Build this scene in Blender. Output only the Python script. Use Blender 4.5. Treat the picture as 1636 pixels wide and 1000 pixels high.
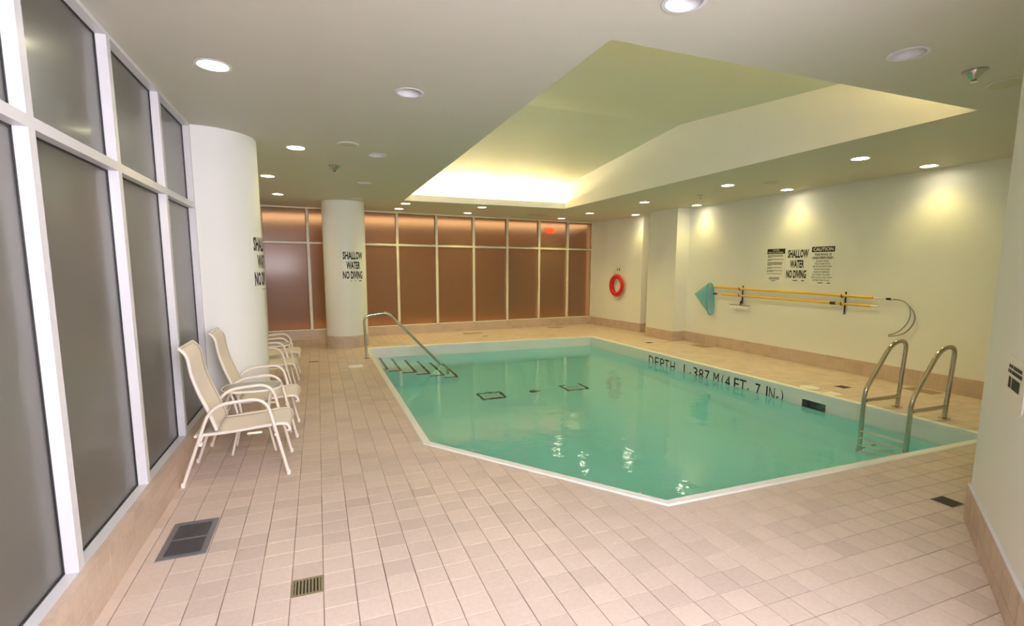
import bpy, math, random
from mathutils import Vector, Matrix
random.seed(7)
for o in list(bpy.data.objects):
    bpy.data.objects.remove(o, do_unlink=True)
scene = bpy.context.scene
COL = scene.collection
PI = math.pi

# ------------------------------------------------------------------ camera
F_PX, CXP, CYP, CAM_H = 800.9, 818.0, 532.95, 1.6      # photograph taken as 1636x1000
YAW, PITCH, ROLL = math.radians(21.1218), math.radians(7.3823), math.radians(-0.1769)
fwd = Vector((math.sin(YAW)*math.cos(PITCH), math.cos(YAW)*math.cos(PITCH), -math.sin(PITCH)))
rgt = Vector((math.cos(YAW), -math.sin(YAW), 0))
dwn = fwd.cross(rgt)
rgt, dwn = rgt*math.cos(ROLL)+dwn*math.sin(ROLL), dwn*math.cos(ROLL)-rgt*math.sin(ROLL)
cam_d = bpy.data.cameras.new('camera')
cam = bpy.data.objects.new('camera', cam_d)
COL.objects.link(cam)
cam_d.sensor_width = 36.0
cam_d.lens = F_PX/1636*36
cam_d.shift_y = (CYP-500)/1636
cam_d.clip_start = 0.02
cam.matrix_world = Matrix(((rgt.x, -dwn.x, -fwd.x, 0), (rgt.y, -dwn.y, -fwd.y, 0), (rgt.z, -dwn.z, -fwd.z, CAM_H), (0, 0, 0, 1)))
scene.camera = cam

def ray(px, py): return rgt*((px-CXP)/F_PX)+dwn*((py-CYP)/F_PX)+fwd
def on_x(px, py, X):
    d = ray(px, py); t = X/d.x
    return Vector((X, d.y*t, CAM_H+d.z*t))
def project(P):
    v = Vector(P)-Vector((0, 0, CAM_H)); c = v.dot(fwd)
    if c < 0.05: return None
    return v.dot(rgt)/c*F_PX+CXP, v.dot(dwn)/c*F_PX+CYP

# ------------------------------------------------------------------ world, exposure, large lights
world = bpy.data.worlds.new('world'); scene.world = world
world.use_nodes = True
world.node_tree.nodes['Background'].inputs[0].default_value = (0.75, 0.8, 0.9, 1)
world.node_tree.nodes['Background'].inputs[1].default_value = 0.15
vs = scene.view_settings
vs.view_transform = 'Standard'; vs.look = 'None'; vs.gamma = 1.0; vs.use_curve_mapping = False
vs.exposure = 0.0
WARM = (1.0, 0.83, 0.24)
TUBE = (1.0, 0.82, 0.44)
SPOT_W = 62.0
TUBE_E = 215.0
REAR_FILL_W = 290.0
PANEL_FILL_W = 90.0
HALL_W = 96.0
def area_light(name, loc, rot, sx, sy, watts, col):
    l = bpy.data.lights.new(name, 'AREA'); l.shape = 'RECTANGLE'; l.size = sx; l.size_y = sy
    l.energy = watts; l.color = col
    o = bpy.data.objects.new(name, l); COL.objects.link(o); o.location = loc; o.rotation_euler = rot
    return o
# added foreground fill, set at an invented rear window behind the photographer
area_light('rear_fill_light', (0.90, -1.20, 1.95), (math.radians(132), 0, 0), 1.9, 1.4, REAR_FILL_W, (0.90, 0.89, 1.0))
area_light('panel_fill_light', (0.45, -0.45, 2.885), (0, 0, 0), 1.15, 0.55, PANEL_FILL_W, (0.90, 0.90, 1.0))  # added overhead fill for the foreground, source unseen
area_light('hall_fill_light', (3.2, 14.25, 2.88), (0, 0, 0), 9.4, 2.0, HALL_W, (1.0, 0.68, 0.40))  # added warm fill for the hall behind the glass, no fixture
area_light('outside_left_fill', (-1.75, 2.0, 2.7), (0, math.radians(-20), 0), 0.4, 7.0, 26.0, (0.85, 0.95, 1.0))  # added fill to brighten the fins behind the left panes

# ------------------------------------------------------------------ materials
MATS = {}
def new_mat(name):
    m = bpy.data.materials.new(name); m.use_nodes = True
    nt = m.node_tree
    b = nt.nodes['Principled BSDF']
    MATS[name] = m
    return m, nt, b
def N(nt, kind, **kw):
    n = nt.nodes.new(kind)
    for k, v in kw.items(): setattr(n, k, v)
    return n
def mix_rgb(nt, fac, a, b, blend='MIX'):
    n = N(nt, 'ShaderNodeMix', data_type='RGBA', blend_type=blend)
    for sock, val in ((n.inputs[0], fac), (n.inputs[6], a), (n.inputs[7], b)):
        if hasattr(val, 'is_output'): nt.links.new(val, sock)
        elif isinstance(val, (int, float)): sock.default_value = val
        else: sock.default_value = (*val, 1)
    return n.outputs[2]
def mat(name, col, rough=0.5, metal=0.0, var=0.06, scale=6.0, bump=0.0, bscale=60.0, **extra):
    m, nt, b = new_mat(name)
    tc = N(nt, 'ShaderNodeTexCoord')
    nz = N(nt, 'ShaderNodeTexNoise'); nz.inputs['Scale'].default_value = scale; nz.inputs['Detail'].default_value = 3
    nt.links.new(tc.outputs['Object'], nz.inputs['Vector'])
    dark = tuple(max(0, c*(1-var)) for c in col); light = tuple(min(1, c*(1+var)) for c in col)
    nt.links.new(mix_rgb(nt, nz.outputs[0], dark, light), b.inputs['Base Color'])
    b.inputs['Roughness'].default_value = rough; b.inputs['Metallic'].default_value = metal
    for k, v in extra.items(): b.inputs[k.replace('_', ' ')].default_value = v
    if bump:
        n2 = N(nt, 'ShaderNodeTexNoise'); n2.inputs['Scale'].default_value = bscale
        nt.links.new(tc.outputs['Object'], n2.inputs['Vector'])
        bp = N(nt, 'ShaderNodeBump'); bp.inputs['Strength'].default_value = bump; bp.inputs['Distance'].default_value = 0.005
        nt.links.new(n2.outputs[0], bp.inputs['Height']); nt.links.new(bp.outputs[0], b.inputs['Normal'])
    return m
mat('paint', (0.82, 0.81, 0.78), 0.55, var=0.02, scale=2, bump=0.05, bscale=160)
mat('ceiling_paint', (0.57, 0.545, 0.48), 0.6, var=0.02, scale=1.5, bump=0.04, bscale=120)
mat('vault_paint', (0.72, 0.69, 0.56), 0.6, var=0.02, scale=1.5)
mat('frame_white', (0.68, 0.665, 0.69), 0.35, var=0.02)
mat('frame_cream', (0.78, 0.70, 0.56), 0.35, var=0.02)
mat('black_rubber', (0.012, 0.012, 0.014), 0.5)
mat('black_print', (0.012, 0.011, 0.010), 0.6, var=0.0)
mat('sign_white', (0.84, 0.82, 0.77), 0.35, var=0.01)
mat('steel', (0.55, 0.50, 0.42), 0.16, 1.0, var=0.08, scale=20)
mat('grate_metal', (0.22, 0.22, 0.25), 0.42, 0.85, var=0.12, scale=30)
mat('grate_frame', (0.34, 0.34, 0.38), 0.4, 0.85, var=0.1, scale=30)
mat('brass_grate', (0.36, 0.30, 0.19), 0.45, 0.6, var=0.25, scale=40)
mat('void_shade', (0.015, 0.013, 0.012), 0.9)  # near-black standing in for the shade under floor grates
mat('dark_lid', (0.085, 0.065, 0.05), 0.6, var=0.3, scale=40)
mat('tan_lid', (0.42, 0.32, 0.19), 0.6, var=0.1, scale=30)
mat('white_plastic', (0.82, 0.79, 0.74), 0.35, var=0.02)
mat('coping_white', (0.83, 0.82, 0.79), 0.35, var=0.03, scale=8)
mat('yellow_pole', (0.75, 0.50, 0.06), 0.3, var=0.05)
mat('black_metal', (0.02, 0.018, 0.017), 0.4, var=0.1)
mat('grey_metal', (0.30, 0.29, 0.27), 0.35, 0.8, var=0.1)
mat('aluminium', (0.72, 0.70, 0.66), 0.3, 0.9, var=0.05)
mat('ring_red', (0.66, 0.012, 0.012), 0.4, var=0.08, scale=12)
mat('rope', (0.70, 0.64, 0.50), 0.8, var=0.15, scale=80)
mat('chair_metal', (0.80, 0.72, 0.65), 0.4, var=0.02)
mat('bristle', (0.9, 0.88, 0.84), 0.8, var=0.1, scale=80, bump=0.3, bscale=300)
mat('pool_marking', (0.012, 0.02, 0.018), 0.5, var=0.1)
mat('pool_plaster', (0.76, 0.96, 0.98), 0.5, var=0.03, scale=3)
mat('pool_band', (0.80, 0.79, 0.76), 0.35, var=0.03, scale=3)
mat('hall_wall', (0.165, 0.058, 0.012), 0.5, var=0.15, scale=2.5)
mat('hall_floor', (0.78, 0.40, 0.13), 0.5, var=0.1, scale=3)
mat('hall_dark', (0.10, 0.04, 0.02), 0.6, var=0.1)
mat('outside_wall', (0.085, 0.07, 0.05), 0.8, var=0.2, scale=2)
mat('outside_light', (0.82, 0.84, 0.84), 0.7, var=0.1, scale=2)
mat('speaker_grille', (0.50, 0.46, 0.34), 0.6, var=0.1, scale=90)
mat('chrome', (0.55, 0.52, 0.48), 0.12, 1.0, var=0.05)

def emis_mat(name, col, strength):
    m, nt, b = new_mat(name)
    tc = N(nt, 'ShaderNodeTexCoord'); nz = N(nt, 'ShaderNodeTexNoise'); nz.inputs['Scale'].default_value = 3
    nt.links.new(tc.outputs['Object'], nz.inputs['Vector'])
    nt.links.new(mix_rgb(nt, nz.outputs[0], tuple(c*0.98 for c in col), col), b.inputs['Emission Color'])
    b.inputs['Base Color'].default_value = (*col, 1); b.inputs['Emission Strength'].default_value = strength
    return m
emis_mat('lamp_glow', (1.0, 0.90, 0.62), 36.0)
emis_mat('tube_glow', TUBE, TUBE_E)
emis_mat('tube_glow_front', TUBE, TUBE_E*0.35)
emis_mat('exit_glow', (1.0, 0.05, 0.02), 3.0)
emis_mat('rear_fill_glow', (0.95, 0.92, 1.0), 1.5)  # glow for the pane of the added rear window

# sling fabric: fine woven weave
m, nt, b = new_mat('sling')
tc = N(nt, 'ShaderNodeTexCoord'); wv = N(nt, 'ShaderNodeTexWave'); wv.inputs['Scale'].default_value = 160
nt.links.new(tc.outputs['Object'], wv.inputs['Vector'])
nt.links.new(mix_rgb(nt, wv.outputs[0], (0.78, 0.68, 0.61), (0.88, 0.79, 0.72)), b.inputs['Base Color'])
b.inputs['Roughness'].default_value = 0.75

# tiles: colour of each tile from its grid cell
TX, TY, GX, GY = 0.1524, 0.1445, -0.0385, 2.356
def tile_mat(name, light, dark, cell, off, axes, rough):
    m, nt, b = new_mat(name)
    geo = N(nt, 'ShaderNodeNewGeometry')
    sub = N(nt, 'ShaderNodeVectorMath', operation='SUBTRACT'); sub.inputs[1].default_value = off
    div = N(nt, 'ShaderNodeVectorMath', operation='DIVIDE'); div.inputs[1].default_value = cell
    flo = N(nt, 'ShaderNodeVectorMath', operation='FLOOR')
    wn = N(nt, 'ShaderNodeTexWhiteNoise', noise_dimensions='3D')
    nt.links.new(geo.outputs['Position'], sub.inputs[0]); nt.links.new(sub.outputs[0], div.inputs[0])
    nt.links.new(div.outputs[0], flo.inputs[0]); nt.links.new(flo.outputs[0], wn.inputs['Vector'])
    pw = N(nt, 'ShaderNodeMath', operation='POWER'); pw.inputs[1].default_value = 2.2
    nt.links.new(wn.outputs['Value'], pw.inputs[0])
    c1 = mix_rgb(nt, pw.outputs[0], light, dark)
    nz = N(nt, 'ShaderNodeTexNoise'); nz.inputs['Scale'].default_value = 45; nz.inputs['Detail'].default_value = 5
    nt.links.new(geo.outputs['Position'], nz.inputs['Vector'])
    nz2 = N(nt, 'ShaderNodeTexNoise'); nz2.inputs['Scale'].default_value = 1.3; nz2.inputs['Detail'].default_value = 2
    nt.links.new(geo.outputs['Position'], nz2.inputs['Vector'])
    c2 = mix_rgb(nt, nz.outputs[0], (0.86, 0.86, 0.86), (1.1, 1.1, 1.1))
    c3 = mix_rgb(nt, 1.0, c1, c2, 'MULTIPLY')
    c4 = mix_rgb(nt, nz2.outputs[0], (0.90, 0.90, 0.90), (1.08, 1.07, 1.06))
    nt.links.new(mix_rgb(nt, 1.0, c3, c4, 'MULTIPLY'), b.inputs['Base Color'])
    b.inputs['Roughness'].default_value = rough
    bp = N(nt, 'ShaderNodeBump'); bp.inputs['Strength'].default_value = 0.12; bp.inputs['Distance'].default_value = 0.003
    nt.links.new(nz.outputs[0], bp.inputs['Height']); nt.links.new(bp.outputs[0], b.inputs['Normal'])
tile_mat('deck_tile', (0.66, 0.535, 0.465), (0.565, 0.455, 0.395), (TX, TY, 10), (GX, GY, -5), None, 0.42)
tile_mat('base_tile', (0.62, 0.48, 0.385), (0.53, 0.405, 0.325), (0.1524, 0.1524, 0.1), (-0.03, 0.02, 0.085), None, 0.42)
# grout: pale with dark mould patches
m, nt, b = new_mat('grout')
geo = N(nt, 'ShaderNodeNewGeometry')
nz = N(nt, 'ShaderNodeTexNoise'); nz.inputs['Scale'].default_value = 1.1; nz.inputs['Detail'].default_value = 4
nt.links.new(geo.outputs['Position'], nz.inputs['Vector'])
rp = N(nt, 'ShaderNodeValToRGB')
rp.color_ramp.elements[0].position = 0.42; rp.color_ramp.elements[0].color = (0.36, 0.27, 0.21, 1)
rp.color_ramp.elements[1].position = 0.62; rp.color_ramp.elements[1].color = (0.12, 0.085, 0.06, 1)
nt.links.new(nz.outputs[0], rp.inputs[0]); nt.links.new(rp.outputs[0], b.inputs['Base Color'])
b.inputs['Roughness'].default_value = 0.9
mat('grout_light', (0.66, 0.55, 0.44), 0.9, var=0.15, scale=20)

# frosted glass: smooth front, rough scattering body
def frosted(name, tint, rough, trans, base):
    m, nt, b = new_mat(name)
    tc = N(nt, 'ShaderNodeTexCoord'); nz = N(nt, 'ShaderNodeTexNoise'); nz.inputs['Scale'].default_value = 250
    nt.links.new(tc.outputs['Object'], nz.inputs['Vector'])
    nt.links.new(mix_rgb(nt, nz.outputs[0], tuple(c*0.94 for c in tint), tint), b.inputs['Base Color'])
    b.inputs['Roughness'].default_value = rough
    b.inputs['Transmission Weight'].default_value = trans
    b.inputs['IOR'].default_value = 1.25
    b.inputs['Coat Weight'].default_value = 0.25; b.inputs['Coat Roughness'].default_value = 0.13
frosted('frosted_grey', (0.54, 0.52, 0.47), 0.30, 0.95, None)
frosted('frosted_bronze', (0.86, 0.66, 0.46), 0.36, 0.90, None)
m, nt, b = new_mat('table_glass')
tc = N(nt, 'ShaderNodeTexCoord'); vr = N(nt, 'ShaderNodeTexNoise'); vr.inputs['Scale'].default_value = 60
nt.links.new(tc.outputs['Object'], vr.inputs['Vector'])
bp = N(nt, 'ShaderNodeBump'); bp.inputs['Strength'].default_value = 0.3
nt.links.new(vr.outputs[0], bp.inputs['Height']); nt.links.new(bp.outputs[0], b.inputs['Normal'])
b.inputs['Base Color'].default_value = (0.80, 0.84, 0.80, 1); b.inputs['Transmission Weight'].default_value = 0.75; b.inputs['Roughness'].default_value = 0.25
m, nt, b = new_mat('net_blue')
tc = N(nt, 'ShaderNodeTexCoord'); ck = N(nt, 'ShaderNodeTexNoise'); ck.inputs['Scale'].default_value = 40
nt.links.new(tc.outputs['Object'], ck.inputs['Vector'])
nt.links.new(mix_rgb(nt, ck.outputs[0], (0.10, 0.46, 0.62), (0.24, 0.66, 0.78)), b.inputs['Base Color'])
b.inputs['Alpha'].default_value = 0.55; b.inputs['Roughness'].default_value = 0.7
mat('net_frame', (0.09, 0.42, 0.50), 0.4)

# water
m, nt, b = new_mat('water')
out = nt.nodes['Material Output']; nt.nodes.remove(b)
gl = N(nt, 'ShaderNodeBsdfGlass'); gl.inputs['IOR'].default_value = 1.333; gl.inputs['Roughness'].default_value = 0.0
geo = N(nt, 'ShaderNodeNewGeometry')
n1 = N(nt, 'ShaderNodeTexNoise'); n1.inputs['Scale'].default_value = 3.0; n1.inputs['Detail'].default_value = 2
n2 = N(nt, 'ShaderNodeTexNoise'); n2.inputs['Scale'].default_value = 17.0; n2.inputs['Detail'].default_value = 2
nt.links.new(geo.outputs['Position'], n1.inputs['Vector']); nt.links.new(geo.outputs['Position'], n2.inputs['Vector'])
ad = N(nt, 'ShaderNodeMath', operation='MULTIPLY_ADD'); ad.inputs[1].default_value = 0.22
nt.links.new(n2.outputs[0], ad.inputs[0]); nt.links.new(n1.outputs[0], ad.inputs[2])
bp = N(nt, 'ShaderNodeBump'); bp.inputs['Strength'].default_value = 1.0; bp.inputs['Distance'].default_value = 0.0055
nt.links.new(ad.outputs[0], bp.inputs['Height']); nt.links.new(bp.outputs[0], gl.inputs['Normal'])
va = N(nt, 'ShaderNodeVolumeAbsorption'); va.inputs['Color'].default_value = (0.16, 0.95, 0.93, 1); va.inputs['Density'].default_value = 0.24
nt.links.new(gl.outputs[0], out.inputs['Surface']); nt.links.new(va.outputs[0], out.inputs['Volume'])

# ------------------------------------------------------------------ mesh helpers
def world_loc(o):
    v = Vector((0, 0, 0))
    while o is not None: v = v+o.location; o = o.parent
    return v
class MB:
    def __init__(s): s.v = []; s.f = []
    def add(s, vs, fs):
        k = len(s.v); s.v += [tuple(p) for p in vs]; s.f += [tuple(i+k for i in f) for f in fs]; return s
    def box(s, x0, x1, y0, y1, z0, z1):
        return s.add([(x0,y0,z0),(x1,y0,z0),(x1,y1,z0),(x0,y1,z0),(x0,y0,z1),(x1,y0,z1),(x1,y1,z1),(x0,y1,z1)],
                     [(3,2,1,0),(4,5,6,7),(0,1,5,4),(1,2,6,5),(2,3,7,6),(3,0,4,7)])
    def bevel_box(s, x0, x1, y0, y1, z0, z1, b):
        # box with chamfered top rim
        return s.add([(x0,y0,z0),(x1,y0,z0),(x1,y1,z0),(x0,y1,z0),(x0,y0,z1-b),(x1,y0,z1-b),(x1,y1,z1-b),(x0,y1,z1-b),
                      (x0+b,y0+b,z1),(x1-b,y0+b,z1),(x1-b,y1-b,z1),(x0+b,y1-b,z1)],
                     [(3,2,1,0),(0,1,5,4),(1,2,6,5),(2,3,7,6),(3,0,4,7),(4,5,9,8),(5,6,10,9),(6,7,11,10),(7,4,8,11),(8,9,10,11)])
    def prism(s, poly, z0, z1, bottom=True):
        n = len(poly)
        vs = [(p[0],p[1],z0) for p in poly]+[(p[0],p[1],z1) for p in poly]
        fs = [tuple(range(n,2*n))]+[(i,(i+1)%n,n+(i+1)%n,n+i) for i in range(n)]
        if bottom: fs.append(tuple(reversed(range(n))))
        return s.add(vs, fs)
    def quad(s, a, b, c, d): return s.add([a,b,c,d], [(0,1,2,3)])
    def wallbox(s, p, q, thick, z0, z1):
        # vertical slab whose visible face runs p->q, thickness to the right of p->q
        p = Vector((p[0],p[1])); q = Vector((q[0],q[1])); d = (q-p).normalized(); n = Vector((d.y,-d.x))*thick
        poly = [p, p+n, q+n, q]
        return s.prism([(a.x,a.y) for a in poly], z0, z1)
    def tube(s, pts, r, n=10, closed=False, cap=True):
        pts = [Vector(p) for p in pts]; m = len(pts); rings = []
        T = []
        for i in range(m):
            if closed: t = pts[(i+1)%m]-pts[i-1]
            else: t = pts[min(i+1,m-1)]-pts[max(i-1,0)]
            T.append(t.normalized())
        up = Vector((0,0,1)) if abs(T[0].z) < 0.9 else Vector((1,0,0))
        nrm = (up-T[0]*up.dot(T[0])).normalized()
        for i in range(m):
            if i: nrm = (nrm-T[i]*nrm.dot(T[i])).normalized()
            bi = T[i].cross(nrm); rr = r[i] if isinstance(r,(list,tuple)) else r
            rings.append([pts[i]+(nrm*math.cos(2*PI*k/n)+bi*math.sin(2*PI*k/n))*rr for k in range(n)])
        vs = [p for rg in rings for p in rg]; fs = []
        for i in range(m if closed else m-1):
            j = (i+1)%m
            for k in range(n): fs.append((i*n+k, i*n+(k+1)%n, j*n+(k+1)%n, j*n+k))
        if cap and not closed: fs += [tuple(reversed(range(n))), tuple((m-1)*n+k for k in range(n))]
        return s.add(vs, fs)
    def lathe(s, prof, c=(0,0,0), n=24, caps=True):
        vs = []; fs = []; m = len(prof)
        for (r,z) in prof:
            for k in range(n): vs.append((c[0]+r*math.cos(2*PI*k/n), c[1]+r*math.sin(2*PI*k/n), c[2]+z))
        for i in range(m-1):
            for k in range(n): fs.append((i*n+k, i*n+(k+1)%n, (i+1)*n+(k+1)%n, (i+1)*n+k))
        if caps:
            if prof[0][0] > 1e-6: fs.append(tuple(reversed(range(n))))
            if prof[-1][0] > 1e-6: fs.append(tuple((m-1)*n+k for k in range(n)))
        return s.add(vs, fs)
    def mesh(s, name, m, off=Vector((0,0,0)), smooth=0):
        me = bpy.data.meshes.new(name)
        me.from_pydata([(v[0]-off.x, v[1]-off.y, v[2]-off.z) for v in s.v], [], s.f); me.update()
        me.materials.append(MATS[m])
        if smooth:
            me.shade_smooth(); me.set_sharp_from_angle(angle=math.radians(smooth))
        return me
    def build(s, name, m, parent=None, smooth=0):
        off = world_loc(parent) if parent else Vector((0,0,0))
        o = bpy.data.objects.new(name, s.mesh(name, m, off, smooth)); COL.objects.link(o)
        if parent: o.parent = parent
        return o
def tag(o, label=None, cat=None, group=None, kind=None):
    if label: o['label'] = label
    if cat: o['category'] = cat
    if group: o['group'] = group
    if kind: o['kind'] = kind
    return o
def thing(name, label, cat, loc=(0,0,0), group=None):
    o = bpy.data.objects.new(name, None); COL.objects.link(o); o.location = loc; o.empty_display_size = 0.1
    return tag(o, label, cat, group)
def struct(o, label=None, cat=None):
    return tag(o, label, cat, None, 'structure')
def fillet(pts, rad, n=6):
    pts = [Vector(p) for p in pts]; out = [pts[0]]
    for i in range(1, len(pts)-1):
        a, p, c = pts[i-1], pts[i], pts[i+1]
        r = rad[i-1] if isinstance(rad,(list,tuple)) else rad
        u = (a-p); w = (c-p); r = min(r, u.length*0.49, w.length*0.49)
        A = p+u.normalized()*r; C = p+w.normalized()*r
        for k in range(n+1):
            t = k/n; out.append(A*(1-t)**2+p*2*t*(1-t)+C*t*t)
    out.append(pts[-1]); return out
def spline(pts, n=6):
    pts = [Vector(p) for p in pts]; out = []
    for i in range(len(pts)-1):
        p0 = pts[max(i-1,0)]; p1 = pts[i]; p2 = pts[i+1]; p3 = pts[min(i+2,len(pts)-1)]
        for k in range(n):
            t = k/n
            out.append(0.5*((2*p1)+(p2-p0)*t+(2*p0-5*p1+4*p2-p3)*t*t+(3*p1-p0-3*p2+p3)*t**3))
    out.append(pts[-1]); return out
def clip(poly, a, b, inside):
    # keep side of line a->b: left if inside (ccw polygons) else right
    out = []; n = len(poly)
    def sd(p):
        s = (b[0]-a[0])*(p[1]-a[1])-(b[1]-a[1])*(p[0]-a[0])
        return s if inside else -s
    for i in range(n):
        p, q = poly[i], poly[(i+1)%n]; sp, sq = sd(p), sd(q)
        if sp >= 0: out.append(p)
        if (sp > 1e-9 and sq < -1e-9) or (sp < -1e-9 and sq > 1e-9):
            t = sp/(sp-sq); out.append((p[0]+(q[0]-p[0])*t, p[1]+(q[1]-p[1])*t))
    if len(out) < 3: return None
    ar = sum(out[i][0]*out[(i+1)%len(out)][1]-out[(i+1)%len(out)][0]*out[i][1] for i in range(len(out)))/2
    return out if ar > 1e-6 else None
def subtract(polys, hole):
    res = []; n = len(hole)
    x0 = min(p[0] for p in hole); x1 = max(p[0] for p in hole); y0 = min(p[1] for p in hole); y1 = max(p[1] for p in hole)
    for poly in polys:
        if max(p[0] for p in poly) < x0 or min(p[0] for p in poly) > x1 or max(p[1] for p in poly) < y0 or min(p[1] for p in poly) > y1:
            res.append(poly); continue
        cur = poly
        for i in range(n):
            a, b = hole[i], hole[(i+1)%n]
            o = clip(cur, a, b, False)
            if o: res.append(o)
            cur = clip(cur, a, b, True)
            if cur is None: break
    return res
_dg = None
def text_geo(body, w, h, bold=0.0):
    cu = bpy.data.curves.new('lettering', 'FONT'); cu.body = body; cu.size = 1.0; cu.offset = bold; cu.resolution_u = 2
    ob = bpy.data.objects.new('lettering', cu); COL.objects.link(ob)
    dg = bpy.context.evaluated_depsgraph_get()
    me = bpy.data.meshes.new_from_object(ob.evaluated_get(dg))
    vs = [v.co.copy() for v in me.vertices]; fs = [tuple(p.vertices) for p in me.polygons]
    bpy.data.objects.remove(ob, do_unlink=True); bpy.data.curves.remove(cu); bpy.data.meshes.remove(me)
    x0 = min(v.x for v in vs); x1 = max(v.x for v in vs); y0 = min(v.y for v in vs); y1 = max(v.y for v in vs)
    sy = h/(y1-y0); sx = w/(x1-x0) if w else sy
    return [((v.x-x0)*sx, (v.y-y0)*sy) for v in vs], fs, (x1-x0)*sx

# ------------------------------------------------------------------ room outline
CEIL = 2.92
XL, XF, XG = -1.013, -1.048, -1.10           # left kerb face, frame face, glass
XR = 7.68
BA, BB = Vector((-1.05, 12.0)), Vector((7.47, 12.88))
BU = (BB-BA).normalized(); BN = Vector((BU.y, -BU.x)); BL = (BB-BA).length
def bw(t, off, z=None):
    p = BA+BU*t+BN*off
    return (p.x, p.y) if z is None else (p.x, p.y, z)
NA, NB = (3.84, 1.79), (2.0, 0.553)           # slanting near wall
POOL = [(0.90, 4.445), (2.19, 2.69), (6.0, 2.69), (6.0, 10.34), (0.90, 10.34)]   # ccw
WATER = -0.20; PFLOOR = -1.587
SKY = [(1.645, 2.69), (5.19, 2.69), (5.19, 10.2), (1.645, 10.2)]

# ------------------------------------------------------------------ floor and its tiles
slab = MB()
for p in subtract([[(-1.9, -2.7), (8.3, -2.7), (8.3, 15.6), (-1.9, 15.6)]], POOL):
    slab.add([(q[0], q[1], -0.004) for q in p], [tuple(range(len(p)))])
floor = struct(slab.build('floor', 'grout'), 'beige tiled deck floor running around the green pool', 'floor')
# boundary of tiled deck (convex pieces handled with clip lines)
COPE = 0.062
def off_poly(poly, d):
    n = len(poly); L = []
    for i in range(n):
        a = Vector(poly[i]); b = Vector(poly[(i+1)%n]); u = (b-a).normalized(); nn = Vector((u.y, -u.x))
        L.append((a+nn*d, u))
    out = []
    for i in range(n):
        p, u = L[i-1]; q, w = L[i]
        den = u.x*w.y-u.y*w.x
        t = ((q.x-p.x)*w.y-(q.y-p.y)*w.x)/den
        out.append((p.x+u.x*t, p.y+u.y*t))
    return out
POOL_OUT = off_poly(POOL, COPE)
GRATES = []          # rectangles cut out of the tiles: (x0, x1, y0, y1)
GR_BIG = (-0.90, -0.655, 3.09, 3.53)
GR_BRASS = (GX-TX, GX, GY+TY, GY+2*TY)
GR_NEARWALL = (3.955, 4.095, 1.93, 2.065)
GR_SMALL = [(-0.20, -0.045, 9.13, 9.20), (3.62, 3.755, 11.27, 11.36), (6.64, 6.80, 8.99, 9.12), (6.60, 6.76, 4.58, 4.73)]
GR_FLAT = [(3.31, 3.78, 11.80, 12.02), (5.83, 6.32, 12.26, 12.46), (7.34, 7.62, 8.08, 8.50), (7.36, 7.60, 3.95, 4.32)]
GR_WHITE = [(0.41, 0.64, 8.36, 8.61), (6.08, 6.28, 4.34, 4.53)]
HOLES = [GR_BIG, GR_BRASS, GR_NEARWALL]+GR_SMALL+GR_FLAT+GR_WHITE
gap = 0.0021
tiles = []
nx0 = int(math.floor((XL-GX)/TX)); nx1 = int(math.ceil((XR-GX)/TX))
ny0 = int(math.floor((-2.6-GY)/TY)); ny1 = int(math.ceil((12.9-GY)/TY))
for i in range(nx0, nx1):
    for j in range(ny0, ny1):
        x0, x1, y0, y1 = GX+i*TX+gap, GX+(i+1)*TX-gap, GY+j*TY+gap, GY+(j+1)*TY-gap
        cx, cy = (x0+x1)/2, (y0+y1)/2
        # skip tiles behind the slanting near wall
        sd = (NB[0]-NA[0])*(cy-NA[1])-(NB[1]-NA[1])*(cx-NA[0])
        if (cy < 1.79 and cx > 2.0 and sd > 0.25) or (cx > 2.08 and cy < 0.5) or (cx > 3.9 and cy < 1.70): continue
        polys = [[(x0,y0),(x1,y0),(x1,y1),(x0,y1)]]
        full = True
        P = clip(polys[0], (XL, -3), (XL, 20), False)
        if P is None: continue
        if x0 < XL: polys = [P]; full = False
        d = (Vector((cx,cy))-BA).dot(BN)
        if d < -0.1: continue
        if d < 0.12:
            P = clip(polys[0], tuple(BA), tuple(BB), False)
            if P is None: continue
            polys = [P]; full = False
        inside = [all((POOL_OUT[(k+1)%5][0]-POOL_OUT[k][0])*(q[1]-POOL_OUT[k][1])-(POOL_OUT[(k+1)%5][1]-POOL_OUT[k][1])*(q[0]-POOL_OUT[k][0]) > 0 for k in range(5)) for q in polys[0]]
        if all(inside): continue
        n0 = polys
        polys = subtract(polys, POOL_OUT)
        for (a,b_,c,e) in HOLES:
            polys = subtract(polys, [(a,c),(b_,c),(b_,e),(a,e)])
        if len(polys) != 1 or polys[0] is not n0[0] and len(polys[0]) != 4: full = False
        elif polys[0] is not n0[0]:
            ar = abs((polys[0][2][0]-polys[0][0][0])*(polys[0][2][1]-polys[0][0][1])); full = full and abs(ar-(x1-x0)*(y1-y0)) < 1e-6
        if polys: tiles.append((cx, cy, full, polys))
def in_view(c):
    p = project((c[0], c[1], 0))
    return p is not None and -40 < p[0] < 1676 and 300 < p[1] < 1040
cand = sorted([t for t in tiles if in_view(t)], key=lambda t: t[0]**2+t[1]**2)
picked = cand[:300]; picked_ids = set(id(t) for t in picked)
w2, h2 = (TX-2*gap)/2, (TY-2*gap)/2
tile_me = MB().bevel_box(-w2, w2, -h2, h2, -0.004, 0.0, 0.0012).mesh('tile', 'deck_tile')
for t in picked:
    if t[2]:
        o = bpy.data.objects.new('tile', tile_me); COL.objects.link(o); o.location = (t[0], t[1], random.uniform(-0.0006, 0.0004)); o.parent = floor
    else:
        mb = MB()
        for p in t[3]: mb.prism(p, -0.004, 0.0, False)
        mb.build('tile', 'deck_tile', floor)
rest = MB()
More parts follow.
